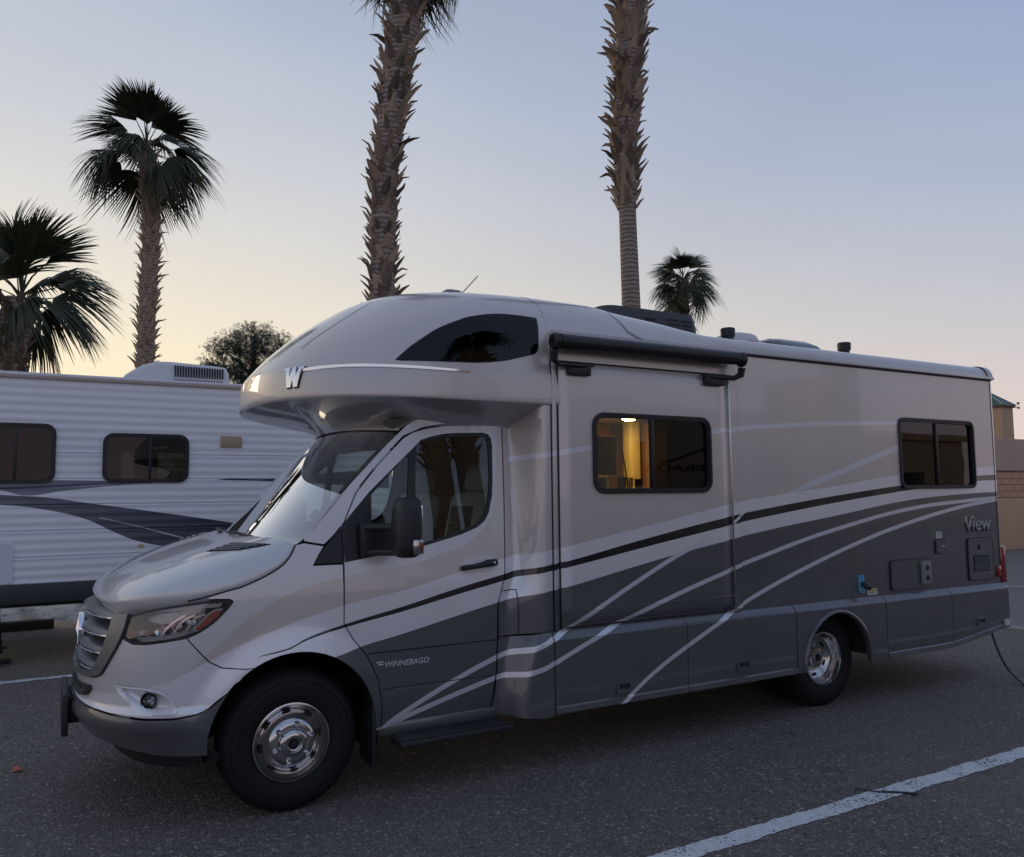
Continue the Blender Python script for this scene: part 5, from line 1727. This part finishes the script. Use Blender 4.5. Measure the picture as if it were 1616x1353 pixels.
TW1 = (-2.9, -1.205, 1.945, 2.595); TW2 = (-.745, .165, 1.948, 2.512)
vs = []; fs = []
# siding with the two window openings left open
cuts = [X0, TW1[0] + .04, TW1[1] - .04, TW2[0] + .04, TW2[1] - .04, X1]
for ci in range(5):
    a, b = cuts[ci], cuts[ci + 1]
    Wd = {1: TW1, 3: TW2}.get(ci)
    n0 = len(vs)
    for zz, d in prof:
        vs += [(a, TYF + d, zz), (b, TYF + d, zz)]
    for i in range(len(prof) - 1):
        zm = (prof[i][0] + prof[i + 1][0]) / 2
        if Wd and Wd[2] + .04 < zm < Wd[3] - .04:
            continue
        fs.append((n0 + 2 * i, n0 + 2 * i + 1, n0 + 2 * i + 3, n0 + 2 * i + 2))
obj('siding', (vs, fs), M['siding'], TR, ang=80)
M['trailer_white'] = pbr('trailer_white', (.70, .705, .72), .5, ns=3, na=.08)
obj('siding', plate([(X0, .86), (X1, .86), (X1, 3.12), (X0, 3.12)], 7.95, 8.0, [rrect(-.40, .55, 1.90, 2.42, .06)]), M['trailer_white'], TR)
obj('end_wall', box(X0, X0 + .05, TYF + .02, 7.95, .86, 3.12, .01), M['trailer_white'], TR)
obj('end_wall', box(X1 - .05, X1, TYF + .02, 7.95, .86, 3.12, .01), M['trailer_white'], TR)
obj('corner_moulding', MB().add(box(X1 - .03, X1 + .012, TYF - .012, TYF + .03, .66, 3.12, .006)).get(), M['trailer_white'], TR)
obj('roof', box(X0 - .01, X1 + .01, TYF - .012, 8.01, 3.112, 3.155, .015), M['trailer_white'], TR)
obj('roof_rail', box(X0 - .01, X1 + .01, TYF - .022, TYF + .01, 3.085, 3.125, .006), pbr('rail_beige', (.42, .36, .30), .5), TR)
M['trailer_dark'] = pbr('trailer_skirt', (.035, .037, .042), .5, ns=10)
obj('skirt', box(X0, X1, TYF - .006, TYF + .03, .655, .863, .008), M['trailer_dark'], TR)
obj('floor', box(X0, X1, TYF + .04, 7.95, .62, .70), M['void'], TR)
obj('frame_rail', MB().add(box(X0 - .8, X1, 6.1, 6.2, .57, .64)).get(), M['void'], TR)
obj('frame_rail', MB().add(box(X0 - .8, X1, 7.4, 7.5, .57, .64)).get(), M['void'], TR)
w1 = window(TR, TW1, TYF - .004, .11, -1.585, ('glass_black', 'glass_dark'), .045)
w2 = window(TR, TW2, TYF - .004, .11, -.255, ('glass_dark', 'glass_dark'), .045)
# what shows behind the panes
obj('curtain', ([(-1.44, TYF + .12, 2.46), (-1.48, TYF + .12, 2.06), (-1.40, TYF + .12, 2.06), (-1.33, TYF + .12, 2.16)], [(0, 1, 2, 3)]), M['sticker'], TR)
obj('cushion', box(-1.80, -1.60, TYF + .30, TYF + .4, 1.95, 2.15, .03), M['cream'], TR)
obj('cushion', box(-1.42, -1.28, TYF + .20, TYF + .3, 1.95, 2.08, .03), M['lining'], TR)
obj('far_window', plate(rrect(-.41, .56, 1.89, 2.43, .06), 7.97, 7.975), M['glass_clear'], TR)
obj('far_window_bar', MB().add(box(.02, .06, 7.88, 7.915, 1.9, 2.42)).add(box(-.45, .6, 7.88, 7.915, 2.42, 2.50)).get(), M['trim'], TR)
obj('divider', box(-.98, -.94, TYF + .05, 7.9, .7, 3.1), M['lining'], TR)
obj('vent_plate', box(.518, .768, TYF - .022, TYF + .01, 2.372, 2.510, .012), pbr('tan_plastic', (.42, .32, .20), .5), TR)
obj('access_door', plate(rrect(-2.4, -1.565, .877, 1.30, .03), TYF - .012, TYF + .01), M['trailer_white'], TR)
obj('marker_lamp', box(-.36, -.30, TYF - .02, TYF, 1.215, 1.25, .006), M['cream'], TR)
for xx in (-3.3, -4.25):
    for yy in (TYF + .06, 7.72):
        obj('wheel', lathe([(.0, .06), (.19, .06), (.20, .01), (.30, -.005), (.345, .04), (.345, .17), (.30, .21), (.0, .2)], (xx, yy, .345), 'y', 36), M['tyre'], TR)
for xx, yy in ((-1.72, TYF + .35), (2.2, TYF + .35), (-5.8, 7.4), (2.2, 7.4)):
    obj('stabilizer_jack', MB().add(tube([(xx, yy, .64), (xx + .05, yy, .10)], .03, 8)).add(box(xx - .06, xx + .16, yy - .09, yy + .09, .0, .04, .005)).add(tube([(xx - .05, yy, .16), (xx + .12, yy, .16)], .012, 6)).get(), M['void'], TR)
# air conditioner on its roof
def ac_shell():
    vs = []; fs = []
    prof_ = [(-.53, 3.19, .0), (-.50, 3.235, .03), (-.42, 3.30, .05), (-.30, 3.38, .06), (-.15, 3.43, .065), (.0, 3.437, .065), (.3, 3.425, .06), (.55, 3.415, .055), (.64, 3.40, .05), (.672, 3.33, .02), (.675, 3.155, .0)]
    n = len(prof_)
    ys = [(0, 0), (.02, .75), (.07, .95), (.16, 1), (.54, 1), (.63, .95), (.68, .75), (.70, 0)]
    for x, zt, c in prof_:
        for dy, k in ys:
            vs.append((x - .02, 5.86 + dy, 3.15 + (zt - 3.15) * k))
    m = len(ys)
    for i in range(n - 1):
        for k in range(m - 1):
            a = i * m + k
            fs.append((a, a + m, a + m + 1, a + 1))
    fs.append(tuple(range(m))); fs.append(tuple(range((n - 1) * m, n * m))[::-1])
    return vs, [f[::-1] for f in fs]
AC = obj('air_conditioner', ac_shell(), M['white_pl'], TR, ang=40)
for i in range(19):
    xx = .02 + .0305 * i
    obj('vent_slot', box(xx, xx + .013, 5.85, 5.89, 3.235, 3.375 - .0008 * i), M['seam'], AC)
    obj('vent_slot', box(xx - .01, xx + .003, 5.85, 5.88, 3.168, 3.205), M['seam'], AC)
# ------------------------------------------------------------------ palms
def leaf_mat(name, a, b):
    t = NT(name)
    inf = t.n('ShaderNodeObjectInfo')
    f = t.math('ADD', t.math('MULTIPLY', inf.outputs['Random'], .6), t.math('MULTIPLY', t.noise(3, detail=3), .4))
    t.p(Base_Color=t.mix(f, a, b), Roughness=.5)
    t.b.inputs['Specular IOR Level'].default_value = .3
    return t.m
M['frond'] = leaf_mat('palm_frond', (.026, .034, .018), (.062, .072, .036))
M['frond_dry'] = leaf_mat('dry_palm_frond', (.10, .08, .05), (.16, .12, .075))
t = NT('palm_boot')
inf = t.n('ShaderNodeObjectInfo')
f = t.math('ADD', t.math('MULTIPLY', inf.outputs['Random'], .75), t.math('MULTIPLY', t.noise(9, detail=4), .35))
t.p(Base_Color=t.ramp(f, [(.05, (.06, .045, .036)), (.40, (.19, .135, .10)), (.70, (.36, .26, .185)), (1.0, (.50, .37, .26))]), Roughness=.85)
t.bump(t.noise(30, t.coord((6, 6, 1)), 3), .5, .02)
M['boot'] = t.m
t = NT('palm_trunk')
vec = t.coord()
wv = t.n('ShaderNodeTexWave', wave_type='BANDS', bands_direction='Z'); wv.inputs['Scale'].default_value = 3.2; wv.inputs['Distortion'].default_value = 3.0; wv.inputs['Detail'].default_value = 3; wv.inputs['Detail Scale'].default_value = 2.2
t.l(vec, wv.inputs['Vector'])
n2 = t.noise(16, t.coord((1, 1, .15)), 4)
t.p(Base_Color=t.mix(t.math('MULTIPLY', wv.outputs['Fac'], n2), (.22, .165, .135), (.52, .42, .345)), Roughness=.9)
t.bump(t.math('ADD', wv.outputs['Fac'], t.math('MULTIPLY', n2, .5)), .8, .03)
M['trunk'] = t.m
def frond_mesh(seed, droop, nl=34, spread=125, pet=.72, blade=1.10):
    """fan leaf: petiole along +X, then leaflets that droop at the tips"""
    rng = random.Random(seed)
    vs = []; fs = []
    p = tube([(0, 0, 0), (pet * .5, 0, .05 - droop * .05), (pet, 0, .04 - droop * .18)], [.028, .018, .011], 5, False)
    vs += [tuple(v) for v in p[0]]; fs += p[1]
    base = Vector((pet, 0, .04 - droop * .18))
    for k in range(nl):
        a = RAD(-spread + 2 * spread * (k + .5) / nl) * (1 + rng.uniform(-.03, .03))
        L = blade * (.55 + .45 * math.cos(a * .55)) * rng.uniform(.86, 1.1)
        d = Vector((math.cos(a), math.sin(a), 0))
        side = Vector((-d.y, d.x, 0))
        fold = abs(math.sin(a)) * .35
        w0 = .026
        n = len(vs)
        dr = droop * rng.uniform(.7, 1.25)
        for q, (f, wf) in enumerate(((0, .25), (.25, .9), (.5, 1.0), (.72, .75), (.88, .45), (1.0, .05))):
            bend = fold * f + dr * (max(0, f - .30) ** 1.5) * 1.7
            hor = L * (f - dr * .45 * max(0, f - .45) ** 2)
            c = base + d * hor + Vector((0, 0, -bend * L)) + Vector((0, 0, .05 * math.sin(f * 3) * (1 - droop)))
            w = w0 * wf
            vs += [tuple(c + side * w + Vector((0, 0, -w * .5))), tuple(c), tuple(c - side * w + Vector((0, 0, -w * .5)))]
        for q in range(5):
            a0 = n + 3 * q
            fs += [(a0, a0 + 1, a0 + 4, a0 + 3), (a0 + 1, a0 + 2, a0 + 5, a0 + 4)]
    return vs, fs
FM_ = []
for sd_, dr_, spd in ((1, .20, 58), (2, .55, 70), (3, .9, 78), (4, 1.2, 85), (5, 1.5, 85)):
    me = mesh('frond', *frond_mesh(sd_, dr_, 42, spd))
    me.materials.append(M['frond'])
    FM_.append(me)
FD_ = FM_[4].copy(); FD_.materials.clear(); FD_.materials.append(M['frond_dry'])
def boot_mesh(seed):
    rng = random.Random(seed)
    L = rng.uniform(.26, .42); w = rng.uniform(.07, .115)
    vs = []; fs = []
    for q, (f, wf, th) in enumerate(((0, 1.0, .05), (.35, .92, .052), (.7, .62, .036), (1.0, .20, .012))):
        o = .05 * f + .16 * f * f * L * 3 * rng.uniform(.4, 1.0)
        z = L * f
        tw = rng.uniform(-.02, .02) * f
        vs += [(o, -w * wf + tw, z), (o + th, tw, z), (o, w * wf + tw, z), (o - th * .4, tw, z)]
    for q in range(3):
        for k in range(4):
            a = 4 * q + k; b = 4 * q + (k + 1) % 4
            fs.append((a, b, b + 4, a + 4))
    fs.append((12, 13, 14, 15))
    return vs, fs
BM_ = []
for k in range(7):
    me = mesh('boot', *boot_mesh(k), ang=30)
    me.materials.append(M['boot'])
    BM_.append(me)
def palm(label, path, rad, boots, nfr, fscale, seed, single, crown_tilt=0.0, group='fan palms', smooth_to=None, dry=0, elev=None):
    """path: trunk points from the ground up; boots: (from, to, density) along the height"""
    rng = random.Random(seed)
    P = smoothpoly(path, n=8)
    root = empty('palm_tree', path[0])
    tag(root, label, 'palm', group)
    o0 = Vector(path[0])
    L = [Vector(p) - o0 for p in P]
    H = L[-1].z
    rc = curve(rad)
    tv = tube(L, [rc(p.z) for p in L], 18)
    obj('trunk', tv, M['trunk'], root, ang=60)
    def at(z):
        for i in range(len(L) - 1):
            if L[i].z <= z <= L[i + 1].z:
                f = (z - L[i].z) / max(1e-6, L[i + 1].z - L[i].z)
                return L[i].lerp(L[i + 1], f)
        return L[-1].copy()
    z0, z1, step, per, bs = boots
    joined = MB()
    z = z0; row = 0
    while z < z1:
        for k in range(per):
            a = 2 * math.pi * (k + .5 * (row % 2)) / per + rng.uniform(-.25, .25)
            zz = z + rng.uniform(-.4, .4) * step
            c = at(zz); r = rc(zz) * .93
            tilt = rng.uniform(-.02, .38) + (.6 if rng.random() < .07 else 0)
            s = bs * rng.uniform(.75, 1.25)
            Mx = Matrix.Translation(c + Vector((math.cos(a) * r, math.sin(a) * r, 0))) @ Matrix.Rotation(a, 4, 'Z') @ Matrix.Rotation(tilt, 4, 'Y') @ Matrix.Rotation(rng.uniform(-.3, .3), 4, 'X') @ Matrix.Diagonal((s, s, s, 1))
            if single:
                o = bpy.data.objects.new('boot', BM_[rng.randrange(7)])
                link(o, root); o.matrix_local = Mx
            else:
                bmsh = BM_[rng.randrange(7)]
                joined.add(([v.co for v in bmsh.vertices], [tuple(p.vertices) for p in bmsh.polygons]), Mx)
        z += step; row += 1
    if not single:
        obj('boots', joined.get(), M['boot'], root, kind='stuff', ang=30)
    top = L[-1]
    for k in range(nfr):
        f = (k + .5) / nfr
        a = k * 2.39996 + rng.uniform(-.25, .25)
        up = 78 - 128 * f ** .85 if elev is None else elev[0] + (elev[1] - elev[0]) * f
        up += rng.uniform(-16, 16)
        mi = min(4, max(0, int((1 - (up + 50) / 130) * 5)))
        me = FM_[mi]
        if dry and f > 1 - dry:
            me = FD_
        s = fscale * rng.uniform(.85, 1.12) * (.9 if f < .15 else 1)
        o = bpy.data.objects.new('frond', me)
        link(o, root)
        o.matrix_local = Matrix.Translation(top + Vector((0, 0, .25 - .55 * f))) @ Matrix.Rotation(a, 4, 'Z') @ Matrix.Rotation(-RAD(up), 4, 'Y') @ Matrix.Rotation(rng.uniform(-.9, .9), 4, 'X') @ Matrix.Diagonal((s, s, s, 1))
    return root
def polar(az, d, z=0):
    return (-1.217 + math.sin(RAD(az)) * d, -4.583 + math.cos(RAD(az)) * d, z)
def lean(az, d, pts):
    """trunk points given as (azimuth offset, height)"""
    return [polar(az + a, d, z) for a, z in pts]
palm('tall palm with a shaggy boot-covered trunk rising above the motorhome cab', lean(20.9, 15.2, [(-.5, 0), (-.7, 3), (-.5, 5.5), (-.45, 6.5), (-.3, 8), (.35, 9.6), (1.05, 11.2), (1.75, 13.7)]),
     [(0, .26), (4, .22), (7, .24), (9, .26), (11, .30), (12.5, .28)], (5.2, 12.6, .205, 8, .80), 34, .92, 21, True, dry=.1)
palm('tall palm with a bare lower trunk rising behind the middle of the motorhome', lean(38.4, 18.0, [(.05, 0), (-.1, 3), (-.2, 6), (-.3, 8), (-.35, 10), (.1, 12), (.5, 14.5), (.7, 17.6)]),
     [(0, .30), (4, .24), (6.5, .205), (8.2, .195), (8.5, .23), (10, .27), (13, .32), (18, .30)], (8.2, 13.8, .20, 9, .95), 34, 1.15, 22, True, dry=.1)
palm('slender palm with a full dark crown left of the motorhome', lean(4.9, 25.5, [(.3, 0), (.1, 4), (.1, 7), (.2, 9), (.15, 10.6), (-.1, 11.6), (-.2, 12.0)]),
     [(0, .30), (5, .24), (9, .23), (12.0, .25)], (3.5, 11.9, .19, 9, .72), 25, 1.0, 23, False, elev=(86, -14))
palm('short thick palm at the left edge with drooping fronds', lean(-2.3, 17.2, [(-1.0, 0), (-.9, 2.5), (-.45, 4.2), (-.1, 4.9), (.2, 5.3), (.25, 5.45)]),
     [(0, .34), (3, .31), (5, .29), (6.6, .27)], (2.0, 5.35, .15, 9, .60), 26, .90, 24, False, elev=(88, -6))
palm('small distant palm beyond the rear roof air conditioner', lean(41.8, 42, [(-.1, 0), (-.08, 6), (-.02, 9.5), (.05, 12.6)]),
     [(0, .34), (8, .30), (12.6, .30)], (6, 12.4, .2, 8, .8), 30, .98, 25, False, elev=(86, -36))
# ------------------------------------------------------------------ pines
M['needle'] = leaf_mat('pine_needles', (.018, .026, .016), (.045, .055, .030))
M['bark'] = pbr('pine_bark', (.07, .05, .04), .9, ns=12, na=.3, bump=.6, bs=20)
def pine(label, base, h, blobs, seed, n=5200, size=.30):
    rng = random.Random(seed)
    root = empty('pine_tree', base)
    tag(root, label, 'tree')
    tr = MB().add(tube([(0, 0, 0), (.1, .05, h * .4), (.0, .1, h * .75), (.05, 0, h * .93)], [.38, .28, .16, .05], 10))
    for bx, by, bz, br in blobs:
        tr.add(tube([(.05, .05, max(1, bz - br * 1.4)), (bx * .5, by * .5, bz - br * .5), (bx, by, bz)], [.12, .08, .03], 6))
    obj('trunk', tr.get(), M['bark'], root)
    vs = []; fs = []
    vol = [b[3] ** 2 for b in blobs]; tot = sum(vol)
    for (bx, by, bz, br), v in zip(blobs, vol):
        m = int(n * v / tot)
        # each mass is made of tufts clustered on little twigs
        twigs = []
        for _ in range(max(8, m // 26)):
            d = Vector((rng.gauss(0, 1), rng.gauss(0, 1), rng.gauss(0, 1))).normalized()
            twigs.append(Vector((bx, by, bz)) + Vector((d.x, d.y, d.z * .8)) * br * (rng.random() ** .35) * rng.uniform(.75, 1.15))
        for _ in range(m):
            tw = rng.choice(twigs)
            c = tw + Vector((rng.gauss(0, 1), rng.gauss(0, 1), rng.gauss(0, .8))) * size * .8
            d = Vector((rng.gauss(0, 1), rng.gauss(0, 1), rng.gauss(.4, 1))).normalized()
            u = d.orthogonal().normalized(); w = d.cross(u)
            s = size * rng.uniform(.6, 1.2)
            k = len(vs)
            for q in range(3):
                a = q * 2.09 + rng.random()
                e = (u * math.cos(a) + w * math.sin(a)) * .28 + d
                vs += [tuple(c), tuple(c + e * s + u * .035 * s), tuple(c + e * s * .9 - u * .09 * s)]
                fs.append((k + 3 * q, k + 3 * q + 1, k + 3 * q + 2))
    obj('crown', (vs, fs), M['needle'], root, smooth=False, kind='stuff')
    return root
b = polar(11.7, 46)
rng = random.Random(8)
bl = [(0, 0, 10.2, 1.4), (-1.4, .2, 9.6, 1.0), (1.2, -.2, 9.7, 1.2), (2.2, .2, 9.0, .9), (.6, .5, 8.7, 1.3), (-.8, -.4, 8.6, 1.2), (1.8, 0, 8.1, 1.1), (-1.9, .4, 8.8, .7), (.3, 0, 7.6, 1.4), (1.5, 0, 7.0, 1.3), (-.2, 0, 6.4, 1.4)]
pine('dark bushy pine tree rising behind the trailer roof and motorhome nose', b, 11.5, bl, 31, 17000, .24)
b = polar(9.0, 48)
pine('small dark conifer beside the bushy pine above the trailer roof', b, 9.0, [(0, 0, 8.6, .6), (.2, 0, 7.9, .8), (-.5, 0, 7.4, .7), (.4, .2, 7.0, .9)], 32, 4200, .22)
# clipped hedge mass between them
hv_ = []; hf_ = []
rng = random.Random(9)
M['hedge'] = leaf_mat('hedge_leaves', (.040, .045, .022), (.075, .075, .038))
hb = Vector(polar(12.4, 40))
for k in range(5200):
    c = Vector((rng.uniform(-2.4, 4.5), rng.uniform(-.8, .8), 6.9 * rng.random() ** .25 + rng.gauss(0, .12)))
    d = Vector((rng.gauss(0, 1), rng.gauss(0, 1), rng.gauss(0, 1))).normalized(); u = d.orthogonal().normalized()
    n = len(hv_); s = rng.uniform(.10, .2)
    hv_ += [tuple(c - u * s * .5), tuple(c + d * s), tuple(c + u * s * .5)]
    hf_.append((n, n + 1, n + 2))
hr = empty('hedge', tuple(hb)); tag(hr, 'tall olive hedge below the bushy pine', 'hedge')
obj('foliage', (hv_, hf_), M['hedge'], hr, smooth=False, kind='stuff')
st_ = MB()
for q in range(7):
    st_.add(tube([(-2.2 + q, 0, 0), (-2.2 + q + .1, 0, 5.2)], [.10, .04], 6))
obj('stems', st_.get(), M['bark'], hr, kind='stuff')
# ------------------------------------------------------------------ across the lane, behind the camera: seen only as reflections in the paint and glass
M2 = empty('coach_motorhome', (0, 0, 0))
tag(M2, 'beige coach motorhome across the lane, mirrored in the side window', 'motorhome')
cb = pbr('beige_coach_paint', (.30, .275, .24), .35, 0, .6, ns=2, na=.08)
obj('body', box(5.2, 13.0, -10.0, -7.5, .55, 3.45, .12, 3), cb, M2)
obj('lower_band', box(5.18, 13.02, -10.02, -7.48, .35, 1.25, .04), pbr('brown_coach_band', (.12, .09, .07), .4, 0, .5), M2)
for a, b_ in ((6.0, 7.2), (8.0, 8.5), (11.2, 12.4)):
    w_ = obj('window', box(a, b_, -7.5, -7.46, 1.9, 2.75, .02), M['trim'], M2)
    obj('pane', box(a + .06, b_ - .06, -7.455, -7.45, 1.96, 2.69), M['glass_black'], w_)
me = text_mesh('MIRADA', .17, .004)
bx = [v.co.x for v in me.vertices]
scx = 1.75 / (max(bx) - min(bx))
me.transform(Matrix.Translation((10.25, -7.47, 2.19)) @ Matrix.Rotation(RAD(180), 4, 'Z') @ Matrix.Rotation(RAD(90), 4, 'X') @ Matrix.Diagonal((scx, 1.1, 1, 1)))
me.materials.append(M['trim'])
link(bpy.data.objects.new('lettering', me), M2)
sw_ = smoothpoly([(8.9, 2.35), (9.4, 2.45), (9.9, 2.6), (10.4, 2.68)], n=5)
obj('swoosh', tube([(x, -7.49, z) for x, z in sw_], .02, 6), M['trim'], M2)
for xx in (6.6, 11.4):
    obj('wheel', lathe([(0, -.05), (.28, -.05), (.29, 0), (.45, .01), (.48, -.05), (.48, -.25), (0, -.25)], (xx, -7.5, .48), 'y', 32), M['tyre'], M2)
obj('roof_unit', box(8, 9, -9.2, -8.4, 3.45, 3.75, .08), M['white_pl'], M2)
palm('palm with a bare trunk across the lane, mirrored in the motorhome side', [(13.55, -7.0, 0), (13.6, -7.0, 4), (13.5, -7.05, 8), (13.5, -7.1, 10)], [(0, .38), (3, .34), (10, .30)], (7.5, 9.8, .2, 8, .9), 30, 1.1, 26, False)
for (px_, py_, hh, lab, sd_) in ((7.0, -12.5, 11, 'nearer of two palms across the lane mirrored in the cap window', 27), (8.6, -14.0, 12, 'farther of two palms across the lane mirrored in the cap window', 28)):
    palm(lab, [(px_, py_, 0), (px_ + .1, py_, hh * .5), (px_, py_, hh)], [(0, .36), (hh, .28)], (hh * .6, hh - .2, .25, 7, .9), 24, 1.1, sd_, False)
BL = obj('low_building', box(14.5, 46, -34, -24, 0, 4.6, .05), stucco('far_stucco', (.34, .27, .20), (.42, .33, .25)))
tag(BL, 'low flat-roofed tan building far across the lane, mirrored in the rear window', 'building')
obj('parapet', box(14.3, 46.2, -34.2, -23.8, 4.6, 5.0, .03), M['stucco_up'], BL)
obj('roof_tower', box(36, 39, -30, -27, 5, 8.4, .05), M['stucco_lo'], BL)
for k in range(6):
    obj('window', box(17 + 4.6 * k, 19 + 4.6 * k, -23.99, -23.95, 1.2, 2.8, .02), M['glass_black'], BL)
